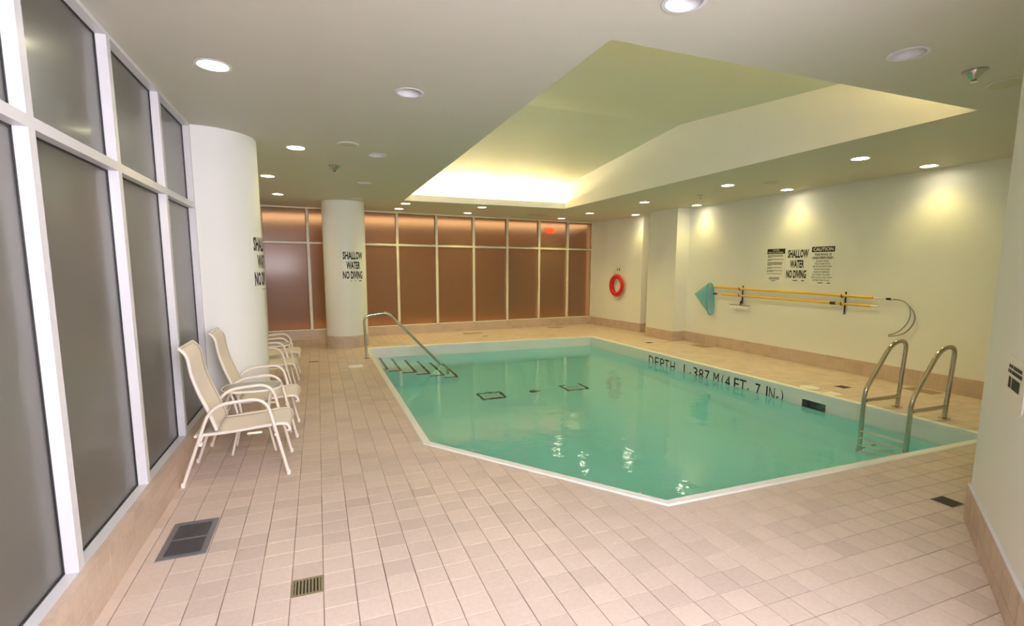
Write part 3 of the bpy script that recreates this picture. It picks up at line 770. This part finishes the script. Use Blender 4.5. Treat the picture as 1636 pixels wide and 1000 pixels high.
def sprinkler(x, y, s, label, m='chrome'):
    t = thing('sprinkler', label, 'sprinkler', (x, y, CEIL))
    MB().lathe([(0.052*s, 0), (0.050*s, -0.010), (0.040*s, -0.022*s), (0.024*s, -0.040*s), (0.010*s, -0.050*s), (0, -0.051*s)], (x, y, CEIL), 24, False).build('cup', m, t, 25)
    MB().lathe([(0.062*s, 0), (0.060*s, -0.005), (0.045*s, -0.007)], (x, y, CEIL), 24, False).build('escutcheon', 'grey_metal', t, 40)
    MB().lathe([(0.010*s, -0.045*s), (0.018*s, -0.060*s), (0.0, -0.062*s)], (x, y, CEIL), 16, False).build('deflector', 'chrome', t)
sprinkler(0.268, 7.136, 1.25, 'small metal sprinkler near the round columns')
sprinkler(6.498, 7.43, 1.1, 'small metal sprinkler over the ladder side deck')
sprinkler(4.158, 2.196, 1.15, 'metal cone sprinkler in front of the vault corner')
sprinkler(3.62, 10.95, 0.9, 'small sprinkler between the downlights by the cove ledge')
vt = thing('ceiling_vent', 'flat slatted ceiling vent before the brown glass wall', 'vent', (5.145, 11.547, CEIL))
MB().box(4.87, 5.42, 11.42, 11.67, CEIL-0.006, CEIL).build('vent_frame', 'ceiling_paint', vt)
for k in range(6): MB().box(4.90, 5.39, 11.45+k*0.034, 11.462+k*0.034, CEIL-0.012, CEIL-0.006).build('slat', 'speaker_grille', vt)

# ------------------------------------------------------------------ floor fittings
g = thing('floor_vent', 'large grey metal floor grille beside the window kerb', 'floor grille', (-0.777, 3.31, 0))
x0, x1, y0, y1 = GR_BIG; b_ = 0.032
m = MB(); m.box(x0, x1, y0, y0+b_, -0.004, 0.004); m.box(x0, x1, y1-b_, y1, -0.004, 0.004); m.box(x0, x0+b_, y0+b_, y1-b_, -0.004, 0.004); m.box(x1-b_, x1, y0+b_, y1-b_, -0.004, 0.004)
m.build('frame', 'grate_frame', g)
MB().box(x0+b_, x1-b_, (y0+y1)/2-0.006, (y0+y1)/2+0.006, -0.003, 0.0035).build('cross_bar', 'grate_frame', g)
MB().box(x0+b_, x1-b_, y0+b_, y1-b_, -0.0039, -0.0035).build('well', 'void_shade', g)  # flat black sheet, the shade below the slats is in its colour
nb = 18
for k in range(nb):
    xx = x0+b_+(x1-x0-2*b_)*(k+0.5)/nb
    MB().box(xx-0.0032, xx+0.0032, y0+b_, y1-b_, -0.0035, 0.002).build('slat', 'grate_metal', g)
def slot_grate(rect, label, nbar, mname, fmat):
    x0, x1, y0, y1 = rect
    g = thing('floor_drain', label, 'drain', ((x0+x1)/2, (y0+y1)/2, 0)); b_ = 0.012
    m = MB(); m.box(x0, x1, y0, y0+b_, -0.004, 0.001); m.box(x0, x1, y1-b_, y1, -0.004, 0.001); m.box(x0, x0+b_, y0+b_, y1-b_, -0.004, 0.001); m.box(x1-b_, x1, y0+b_, y1-b_, -0.004, 0.001)
    m.build('frame', fmat, g); MB().box(x0+b_, x1-b_, y0+b_, y1-b_, -0.0039, -0.0036).build('well', 'void_shade', g)  # black sheet again, shade under the bars painted in
    for k in range(nbar):
        xx = x0+b_+(x1-x0-2*b_)*(k+0.5)/nbar; w = (x1-x0-2*b_)/nbar*0.27
        MB().box(xx-w, xx+w, y0+b_, y1-b_, -0.0036, 0.0005).build('bar', mname, g)
slot_grate(GR_BRASS, 'square slotted brass drain grate in front of the large grille', 8, 'brass_grate', 'brass_grate')
slot_grate(GR_NEARWALL, 'dark square drain beside the slanting wall corner', 7, 'dark_lid', 'dark_lid')
for r, lab in zip(GR_SMALL, ('narrow dark drain slot between chairs and handrail', 'small dark drain before the brown glass wall', 'small dark drain near the cream pier', 'small dark drain near the pool ladder')):
    slot_grate(r, lab, 6, 'dark_lid', 'dark_lid')
for r, lab in zip(GR_FLAT, ('wide tan floor grille below the middle of glass wall', 'wide tan floor grille near the far corner', 'tan floor grille beside the cream pier', 'tan floor grille against the skirting behind the ladder')):
    x0, x1, y0, y1 = r
    g = thing('floor_grille', lab, 'floor grille', ((x0+x1)/2, (y0+y1)/2, 0))
    MB().box(x0, x1, y0, y1, -0.004, 0.0).build('plate', 'dark_lid', g)
    nb = 8
    for k in range(nb):
        yy = y0+(y1-y0)*(k+0.5)/nb
        MB().box(x0+0.01, x1-0.01, yy-(y1-y0)/nb*0.36, yy+(y1-y0)/nb*0.36, 0.0, 0.003).build('slat', 'tan_lid', g)
for r, lab in zip(GR_WHITE, ('white rectangular deck lid near the handrail foot', 'white square deck lid behind the skimmer')):
    x0, x1, y0, y1 = r
    g = thing('deck_lid', lab, 'lid', ((x0+x1)/2, (y0+y1)/2, 0))
    MB().bevel_box(x0+0.008, x1-0.008, y0+0.008, y1-0.008, -0.003, 0.006, 0.003).build('cover', 'white_plastic', g)
    m = MB(); m.box(x0, x1, y0, y0+0.007, -0.004, 0.002); m.box(x0, x1, y1-0.007, y1, -0.004, 0.002); m.box(x0, x0+0.007, y0, y1, -0.004, 0.002); m.box(x1-0.007, x1, y0, y1, -0.004, 0.002); m.build('rim', 'white_plastic', g)
g = thing('deck_lid', 'round cream skimmer lid on the deck edge', 'lid', (6.20, 4.78, 0))
MB().lathe([(0.125, 0), (0.125, 0.006), (0.115, 0.009), (0, 0.009)], (6.20, 4.78, 0), 28, False).build('cover', 'white_plastic', g, 30)
MB().lathe([(0.135, 0), (0.135, 0.003), (0.125, 0.003)], (6.20, 4.78, 0), 28, False).build('rim', 'tan_lid', g)

# ------------------------------------------------------------------ signs
def flat_map_right(y_left, X):          # text x runs towards -Y on the poster wall
    return lambda x, z, off: (X-off, y_left-x, z)
def col_map(c, r, a_left):
    return lambda x, z, off: (c[0]+(r+off)*math.cos(a_left+x/r), c[1]+(r+off)*math.sin(a_left+x/r), z)
def plate(mp, w, z0, z1, th, nseg=1):
    m = MB(); vs_ = []; fs_ = []
    for k in range(nseg+1):
        x = w*k/nseg
        vs_ += [mp(x, z0, 0.0003), mp(x, z0, th), mp(x, z1, th), mp(x, z1, 0.0003)]
    for k in range(nseg):
        for q in range(4): fs_.append((k*4+q, (k+1)*4+q, (k+1)*4+(q+1)%4, k*4+(q+1)%4))
    fs_ += [(3,2,1,0), tuple(nseg*4+q for q in range(4))]
    return m.add(vs_, fs_)
def line(mp, txt, x, z, w, h, off, bold=0.0):
    vs2, fs2, wd = text_geo(txt, w, h, bold)
    return MB().add([mp(x+a, z+b_, off) for (a, b_) in vs2], fs2)
def bar(mp, x0, x1, z0, z1, off):
    return MB().add([mp(x0,z0,off), mp(x1,z0,off), mp(x1,z1,off), mp(x0,z1,off)], [(0,1,2,3)])
def no_diving(mp, W, z0, z1, label, loc, nseg):
    t = thing('warning_sign', label, 'sign', loc); H = z1-z0
    plate(mp, W, z0, z1, 0.003, nseg).build('board', 'sign_white', t)
    for (txt, fx0, fx1, fz0, fz1) in (('SHALLOW', 0.04, 0.96, 0.70, 0.94), ('WATER', 0.17, 0.80, 0.41, 0.64), ('NO DIVING', 0.02, 0.92, 0.11, 0.35)):
        line(mp, txt, W*fx0, z0+H*fz0, W*(fx1-fx0), H*(fz1-fz0), 0.005, 0.035).build('lettering', 'black_print', t)
    for (a, b2) in ((0.34, 0.56), (0.72, 0.86)):
        bar(mp, W*a, W*b2, z0+H*0.035, z0+H*0.06, 0.0045).build('small_print', 'black_print', t)
no_diving(flat_map_right(6.54, XR), 0.43, 1.385, 1.975, 'shallow water no diving sign between two posters on long wall', (XR, 6.33, 1.385), 1)
no_diving(col_map(C1, R1, math.radians(-32.0)), 0.42, 1.345, 1.955, 'shallow water no diving sign wrapped on the thick column', (C1[0]+R1, C1[1], 1.345), 14)
no_diving(col_map(C2, R2, math.radians(-101.0)), 0.46, 1.315, 1.965, 'shallow water no diving sign on the column by glass wall', (C2[0]+0.2, C2[1]-R2, 1.315), 14)
mp = flat_map_right(6.075, XR)
t = thing('caution_sign', 'caution unsupervised pool notice on the long wall', 'sign', (XR, 5.87, 1.36))
plate(mp, 0.41, 1.36, 1.985, 0.003).build('board', 'sign_white', t)
bar(mp, 0.005, 0.405, 1.885, 1.972, 0.004).build('header_band', 'black_print', t)
line(mp, 'CAUTION', 0.03, 1.902, 0.35, 0.055, 0.005, 0.02).build('lettering', 'sign_white', t)
for (s, z, w, h, bo) in (('THIS POOL IS', 1.826, 0.30, 0.036, 0.03), ('UNSUPERVISED', 1.772, 0.37, 0.038, 0.03), ('BATHERS UNDER', 1.725, 0.22, 0.026, 0.01), ('TWELVE YEARS OF AGE', 1.682, 0.28, 0.026, 0.01),
                      ('ARE NOT ALLOWED WITHIN', 1.638, 0.33, 0.026, 0.01), ('THE POOL ENCLOSURE', 1.593, 0.28, 0.026, 0.01), ('UNLESS ACCOMPANIED', 1.549, 0.28, 0.026, 0.01), ('BY A PARENT OR AGENT', 1.505, 0.31, 0.026, 0.01),
                      ('WHO IS NOT LESS THAN', 1.460, 0.36, 0.026, 0.01), ('SIXTEEN YEARS OF AGE', 1.414, 0.29, 0.026, 0.01)):
    line(mp, s, 0.205-w/2, z, w, h, 0.0045, bo).build('lettering', 'black_print', t)
for (a, b2) in ((0.15, 0.24), (0.31, 0.37)): bar(mp, a, b2, 1.378, 1.39, 0.0045).build('small_print', 'black_print', t)
mp = flat_map_right(6.97, XR)
t = thing('rules_sign', 'small print rules notice with black header on long wall', 'sign', (XR, 6.77, 1.375))
plate(mp, 0.40, 1.375, 1.985, 0.003).build('board', 'sign_white', t)
bar(mp, 0.012, 0.388, 1.875, 1.965, 0.004).build('header_band', 'black_print', t)
line(mp, 'POOL', 0.13, 1.925, 0.14, 0.028, 0.005, 0.01).build('lettering', 'sign_white', t)
line(mp, 'REGULATIONS', 0.04, 1.887, 0.31, 0.026, 0.005, 0.01).build('lettering', 'sign_white', t)
zrow = 1.845
for (cnt, w) in ((3, 0.34), (2, 0.35), (4, 0.33), (2, 0.34), (2, 0.35), (1, 0.34)):
    for k in range(cnt):
        ww = w if k < cnt-1 or cnt == 1 else w*random.uniform(0.3, 0.5); x = 0.03
        while x < ww:
            l = random.uniform(0.02, 0.05); bar(mp, x, min(x+l, ww+0.01), zrow, zrow+0.009, 0.0045).build('small_print', 'black_print', t); x += l+0.008
        zrow -= 0.0165
    zrow -= 0.022
for k in range(3):
    bar(mp, 0.08, 0.30, 1.455-k*0.016, 1.462-k*0.016, 0.0045).build('small_print', 'black_print', t)
bar(mp, 0.13, 0.22, 1.392, 1.402, 0.0045).build('small_print', 'black_print', t)
# notice plate on the slanting wall
nA = Vector(NA)
def near_map(x, z, off):
    p = nA+dN*(0.545+x)+nn*off
    return (p.x, p.y, z)
t = thing('notice_plate', 'white notice plate partly seen on the slanting near wall', 'sign', near_map(0.2, 0.90, 0))
m = MB(); pts = []; W, Z0, Z1, rr = 0.40, 0.905, 1.165, 0.04
for (cx_, cz_, a0) in ((W-rr, Z1-rr, 0), (rr, Z1-rr, 90), (rr, Z0+rr, 180), (W-rr, Z0+rr, 270)):
    for k in range(6): a = math.radians(a0+k*18); pts.append((cx_+rr*math.cos(a), cz_+rr*math.sin(a)))
k = len(pts)
m.add([near_map(x, z, 0.0005) for (x, z) in pts]+[near_map(x, z, 0.008) for (x, z) in pts], [tuple(range(k, 2*k)), tuple(reversed(range(k)))]+[(i, (i+1)%k, k+(i+1)%k, k+i) for i in range(k)])
m.build('board', 'white_plastic', t)
for (a, b2, c, d) in ((0.07, 0.10, 1.105, 1.122), (0.11, 0.15, 1.105, 1.122), (0.16, 0.33, 1.105, 1.122), (0.06, 0.085, 1.078, 1.096), (0.095, 0.13, 1.078, 1.096), (0.14, 0.34, 1.078, 1.096), (0.09, 0.14, 1.005, 1.062), (0.16, 0.31, 1.005, 1.062)):
    bar(near_map, a, b2, c, d, 0.0095).build('small_print', 'black_print', t)

# ------------------------------------------------------------------ pool equipment on the wall
XP = XR-0.075
p1 = thing('rescue_pole', 'long yellow pole ending in a looped rescue hook', 'pole', (XP, 6.5, 1.21))
MB().tube([(XP, 8.17, 1.241), (XP, 4.97, 1.193)], 0.021, 10).build('pole', 'yellow_pole', p1, 50)
MB().tube([(XP, 4.97, 1.193), (XP, 4.70, 1.186)], 0.009, 8).build('ferrule_rod', 'aluminium', p1, 50)
MB().tube([(XP, 4.78, 1.188), (XP, 4.72, 1.186)], 0.018, 8).build('clamp', 'black_metal', p1, 50)
def zp(x, y): return on_x(1300+x/9.089, 450+y/9.089, XP)
outer = spline([zp(*q) for q in ((1150,257),(1240,265),(1330,300),(1430,400),(1470,510),(1440,620),(1350,720),(1240,775),(1085,792))], 5)
inner = spline([zp(*q) for q in ((1300,285),(1380,345),(1405,450),(1380,560),(1300,670),(1200,740),(1085,776))], 5)
MB().tube(outer, 0.008, 8).build('hook', 'grey_metal', p1, 50)
MB().tube(inner, 0.007, 8).build('hook', 'grey_metal', p1, 50)
XQ = XR-0.075
p2 = thing('skimmer_net', 'yellow pole with a blue triangular leaf net', 'net', (XQ, 6.5, 1.08))
MB().tube([(XQ, 7.95, 1.100), (XQ, 5.60, 1.076)], 0.021, 10).build('pole', 'yellow_pole', p2, 50)
MB().tube([(XQ, 5.62, 1.0765), (XQ, 5.53, 1.0755)], 0.024, 10).build('lock_collar', 'black_metal', p2, 50)
MB().tube([(XQ, 5.53, 1.0755), (XQ, 4.99, 1.069)], 0.019, 10).build('pole', 'yellow_pole', p2, 50)
MB().tube([(XQ, 4.99, 1.069), (XQ, 4.88, 1.067)], 0.0125, 10).build('tip', 'aluminium', p2, 50)
MB().tube([(XQ, 7.95, 1.100), (XQ, 8.10, 1.102)], 0.010, 8).build('ferrule_rod', 'aluminium', p2, 50)
MB().tube([(XQ, 8.06, 1.1015), (XQ, 8.17, 1.104)], 0.017, 8).build('clamp', 'black_metal', p2, 50)
loop = []
for k in range(28):
    a = 2*PI*k/28; c, s = math.cos(a), math.sin(a)
    sx = math.copysign(abs(c)**0.6, c); sz = math.copysign(abs(s)**0.7, s)
    loop.append(Vector((XQ-0.02+0.06*sx, 8.23-0.03*sx+0.03*sz, 0.99+0.325*sz)))
MB().tube(loop, 0.012, 8, True).build('net_rim', 'net_frame', p2, 50)
m = MB(); tipv = Vector((XQ+0.03, 8.76, 1.065)); vs_ = []; fs_ = []; LV = 7
for j in range(LV+1):
    t_ = j/LV
    for v_ in loop:
        q = v_.lerp(tipv, t_); bulge = math.sin(PI*t_)*0.012
        ctr = Vector((XQ-0.02, 8.23, 0.99)).lerp(tipv, t_); dd = q-ctr
        if dd.length > 1e-6: q = q+dd.normalized()*bulge*(1-t_)*0.6
        q.x = min(q.x, XR-0.01)
        vs_.append(q)
for j in range(LV):
    for k in range(28): fs_.append((j*28+k, j*28+(k+1)%28, (j+1)*28+(k+1)%28, (j+1)*28+k))
m.add(vs_, fs_).build('net_bag', 'net_blue', p2, 60)
for (hy, ztop, lab) in ((7.465, 1.29, 'black double wall hook above the hanging brush'), (5.425, 1.26, 'black double wall hook near the rescue hook end')):
    t = thing('wall_hook', lab, 'hook', (XR, hy, ztop-0.3), 'black hooks holding the pool poles')
    MB().tube([(XR-0.012, hy, ztop), (XR-0.012, hy, ztop-0.33)], 0.011, 8).build('bar', 'black_metal', t, 50)
    for zc in (ztop-0.055, ztop-0.175):
        pth = [(XR-0.01, hy, zc+0.005)]+[(XP+0.030*math.cos(a), hy+0.008, zc-0.004+0.030*math.sin(a)-0.0) for a in [math.radians(q) for q in range(-40, -221, -20)]]
        MB().tube(pth, 0.0075, 8).build('prong', 'black_metal', t, 50)
    MB().lathe([(0.02, -0.012), (0.02, 0.0)], (XR-0.016, hy, ztop-0.335), 12).build('end_knob', 'black_metal', t)
t = thing('pool_brush', 'white bristled pool brush hanging under the wall hook', 'brush', (XR-0.06, 7.47, 0.88))
MB().bevel_box(XR-0.085, XR-0.03, 7.245, 7.71, 0.905, 0.918, 0.004).build('brush_back', 'grey_metal', t)
MB().box(XR-0.08, XR-0.035, 7.25, 7.705, 0.845, 0.905).build('bristles', 'bristle', t)
MB().tube([(XR-0.058, 7.46, 0.918), (XR-0.05, 7.46, 0.985), (XR-0.022, 7.46, 0.99)], 0.014, 10).build('socket', 'black_metal', t, 50)

# life ring
RY, RZ = 11.57, 1.165
RXW = 7.48+(12.12-RY)/(12.12-10.68)*0.14
ang = math.atan2(0.14, 12.12-10.68)
RU = Vector((math.sin(ang), -math.cos(ang), 0)); RN = Vector((-math.cos(ang), -math.sin(ang), 0))
rc = Vector((RXW, RY, RZ))+RN*0.062
t = thing('life_ring', 'red life ring hanging by white rope on corner wall', 'life ring', (rc.x, rc.y, rc.z))
def rp_(a, r): return rc+RU*(r*math.cos(a))+Vector((0, 0, r*math.sin(a)))
MB().tube([rp_(2*PI*k/40, 0.235) for k in range(40)], 0.058, 14, True).build('ring', 'ring_red', t, 60)
for a in (0.8, 2.35, 3.9, 5.5):
    MB().tube([rp_(a-0.11, 0.235), rp_(a+0.11, 0.235)], 0.0605, 14, False, False).build('band', 'ring_red', t, 60)
hk = rc+Vector((0, 0, 0.42))+RU*0.02
MB().tube(spline([rp_(2.2, 0.30), rp_(1.95, 0.36), hk, rp_(1.25, 0.36), rp_(0.9, 0.30)], 5), 0.008, 6).build('rope', 'rope', t, 60)
rope = []
for k in range(41):
    a = 2*PI*k/40; q = 0.298+0.022*abs(math.sin(2*(a-0.8))); rope.append(rp_(a, q)+RN*0.004)
MB().tube(rope[:-1], 0.007, 6, True).build('grab_line', 'rope', t, 60)
h = thing('ring_hook', 'small dark hook carrying the red life ring', 'hook', tuple(hk-RN*0.05))
MB().tube([hk-RN*0.062, hk+RN*0.01-Vector((0, 0, 0.018)), hk+RN*0.016+Vector((0, 0, 0.035))], 0.008, 8).build('prong', 'black_metal', h, 50)
MB().tube([hk-RN*0.062+Vector((0, 0, -0.04)), hk-RN*0.062+Vector((0, 0, 0.04))], 0.012, 8).build('back_plate', 'black_metal', h)

# ------------------------------------------------------------------ patio chairs
def make_chair(label):
    t = thing('patio_chair', label, 'chair', (0, 0, 0), 'sling patio chairs beside the windows')
    X0 = 0.63
    for s in (-1, 1):
        y = 0.255*s
        pth = fillet([(-0.985+X0, y, 0.006), (-0.775+X0, y*0.985, 0.595), (-0.405+X0, y*0.985, 0.625), (-0.275+X0, y, 0.006)], [0.13, 0.12], 8)
        MB().tube(pth, 0.0125, 10).build('side_frame', 'chair_metal', t, 50)
        for fx in (-0.985, -0.275): MB().lathe([(0.0155, 0.0), (0.0155, 0.03), (0.012, 0.034)], (fx+X0, y, 0), 10).build('foot_cap', 'chair_metal', t, 40)
        yi = 0.225*s
        MB().tube(spline([(-0.885+X0, yi, 0.372), (-0.70+X0, yi, 0.374), (-0.40+X0, yi, 0.398), (-0.30+X0, yi, 0.402), (-0.262+X0, yi, 0.385), (-0.250+X0, yi, 0.345)], 4), 0.0125, 8).build('seat_rail', 'chair_metal', t, 50)
        bk = [(-0.752, 0.395), (-0.80, 0.55), (-0.848, 0.68), (-0.882, 0.80), (-0.895, 0.88), (-0.902, 0.94), (-0.92, 0.985), (-0.95, 1.018)]
        MB().tube(spline([(a+X0, 0.215*s, z) for (a, z) in bk], 3), 0.0125, 8).build('back_rail', 'chair_metal', t, 50)
        for (kx, kz) in ((-0.852, 0.315), (-0.345, 0.335)):
            MB().tube([(kx+X0, y-0.018*s, kz), (kx+X0, y+0.020*s, kz)], 0.015, 10).build('knob', 'chair_metal', t, 50)
        MB().tube([(-0.852+X0, y, 0.335), (-0.842+X0, yi, 0.374)], 0.009, 8).build('link', 'chair_metal', t, 50)
        MB().tube([(-0.352+X0, y, 0.36), (-0.36+X0, yi, 0.40)], 0.009, 8).build('link', 'chair_metal', t, 50)
    def sling(prof, w, name, sag):
        prof = [Vector((a+X0, 0, z)) for (a, z) in prof]; prof = spline(prof, 4); m = MB(); n = 8; vs_ = []; fs_ = []
        for i, p in enumerate(prof):
            a = prof[max(i-1, 0)]; c = prof[min(i+1, len(prof)-1)]; d = (c-a).normalized(); nrm = Vector((d.z, 0, -d.x))
            for k in range(n+1):
                u = -1+2*k/n; q = p+nrm*sag*(1-u*u); vs_.append((q.x, u*w, q.z))
        for i in range(len(prof)-1):
            for k in range(n): fs_.append((i*(n+1)+k, i*(n+1)+k+1, (i+1)*(n+1)+k+1, (i+1)*(n+1)+k))
        m.add(vs_, fs_); o = m.build(name, 'sling', t, 60)
        sm = o.modifiers.new('thickness', 'SOLIDIFY'); sm.thickness = 0.004; sm.offset = 0
        return o
    sling([(-0.85, 0.376), (-0.70, 0.378), (-0.55, 0.388), (-0.40, 0.402), (-0.30, 0.409), (-0.258, 0.392), (-0.242, 0.345), (-0.246, 0.325)], 0.228, 'seat', 0.012)
    sling([(a+0.008, z) for (a, z) in bk], 0.215, 'backrest', -0.010)
    MB().tube([(-0.262+X0, -0.225, 0.345), (-0.262+X0, 0.225, 0.345)], 0.011, 8).build('cross_bar', 'chair_metal', t, 50)
    MB().tube([(-0.885+X0, -0.25, 0.372), (-0.885+X0, 0.25, 0.372)], 0.011, 8).build('cross_bar', 'chair_metal', t, 50)
    MB().tube([(-0.95+X0, -0.215, 1.018), (-0.95+X0, 0.215, 1.018)], 0.0125, 8).build('top_bar', 'chair_metal', t, 50)
    MB().bevel_box(-0.545+X0, -0.445+X0, -0.262, -0.236, 0.352, 0.366, 0.004).build('recline_handle', 'chair_metal', t)
    return t
def copy_tree(o, parent=None):
    c = o.copy(); COL.objects.link(c); c.parent = parent
    for ch in list(o.children): copy_tree(ch, c)
    return c
CH = [(-0.630, 4.388, 'beige sling patio chair by the windows before the glass table'), (-0.600, 5.300, 'beige sling patio chair between glass table and thick column'),
      (-0.690, 7.030, 'beige sling patio chair just behind the thick column'), (-0.665, 7.960, 'beige sling patio chair behind column, nearer the brown glass wall')]
ch0 = make_chair(CH[0][2])
others = [copy_tree(ch0) for _ in CH[1:]]
for o, (x, y, lab) in zip([ch0]+others, CH):
    o.location = (x, y, 0); o['label'] = lab
# side tables
def make_table(label):
    t = thing('side_table', label, 'table', (0, 0, 0)); ZT = 0.565
    ring = []
    for k in range(36):
        a = 2*PI*k/36; c, s = math.cos(a), math.sin(a)
        ring.append(Vector((0.235*math.copysign(abs(c)**0.75, c), 0.195*math.copysign(abs(s)**0.75, s), ZT)))
    top = MB(); k = len(ring)
    top.add([(p.x*0.97, p.y*0.97, ZT-0.003) for p in ring]+[(p.x*0.97, p.y*0.97, ZT+0.004) for p in ring], [tuple(range(k, 2*k)), tuple(reversed(range(k)))]+[(i, (i+1)%k, k+(i+1)%k, k+i) for i in range(k)])
    top.build('glass_top', 'table_glass', t)
    MB().tube([(p.x, p.y, ZT-0.004) for p in ring], 0.011, 8, True).build('rim', 'chair_metal', t, 60)
    for (sx, sy) in ((1,1),(1,-1),(-1,1),(-1,-1)):
        MB().tube(spline([(0.155*sx, 0.125*sy, ZT-0.012), (0.12*sx, 0.09*sy, 0.38), (0.115*sx, 0.085*sy, 0.26), (0.17*sx, 0.135*sy, 0.004)], 5), 0.010, 8).build('leg', 'chair_metal', t, 60)
    MB().tube([(0.13*math.cos(2*PI*q/24), 0.10*math.sin(2*PI*q/24), 0.31) for q in range(24)], 0.007, 6, True).build('brace_ring', 'chair_metal', t, 60)
    MB().tube([(0.07*math.cos(2*PI*q/20), 0.055*math.sin(2*PI*q/20), 0.29) for q in range(20)], 0.006, 6, True).build('brace_ring', 'chair_metal', t, 60)
    return t
tb = make_table('small glass topped table between two chairs by the windows')
tb2 = copy_tree(tb); tb2['label'] = 'small glass topped table between two chairs behind the column'
tb.location = (-0.575, 4.848, 0); tb2.location = (-0.62, 7.49, 0)

scene.cycles.use_denoising = True
scene.cycles.max_bounces = 18
scene.cycles.diffuse_bounces = 10
scene.cycles.transmission_bounces = 12
scene.cycles.sample_clamp_indirect = 12.0
scene.cycles.blur_glossy = 0.5
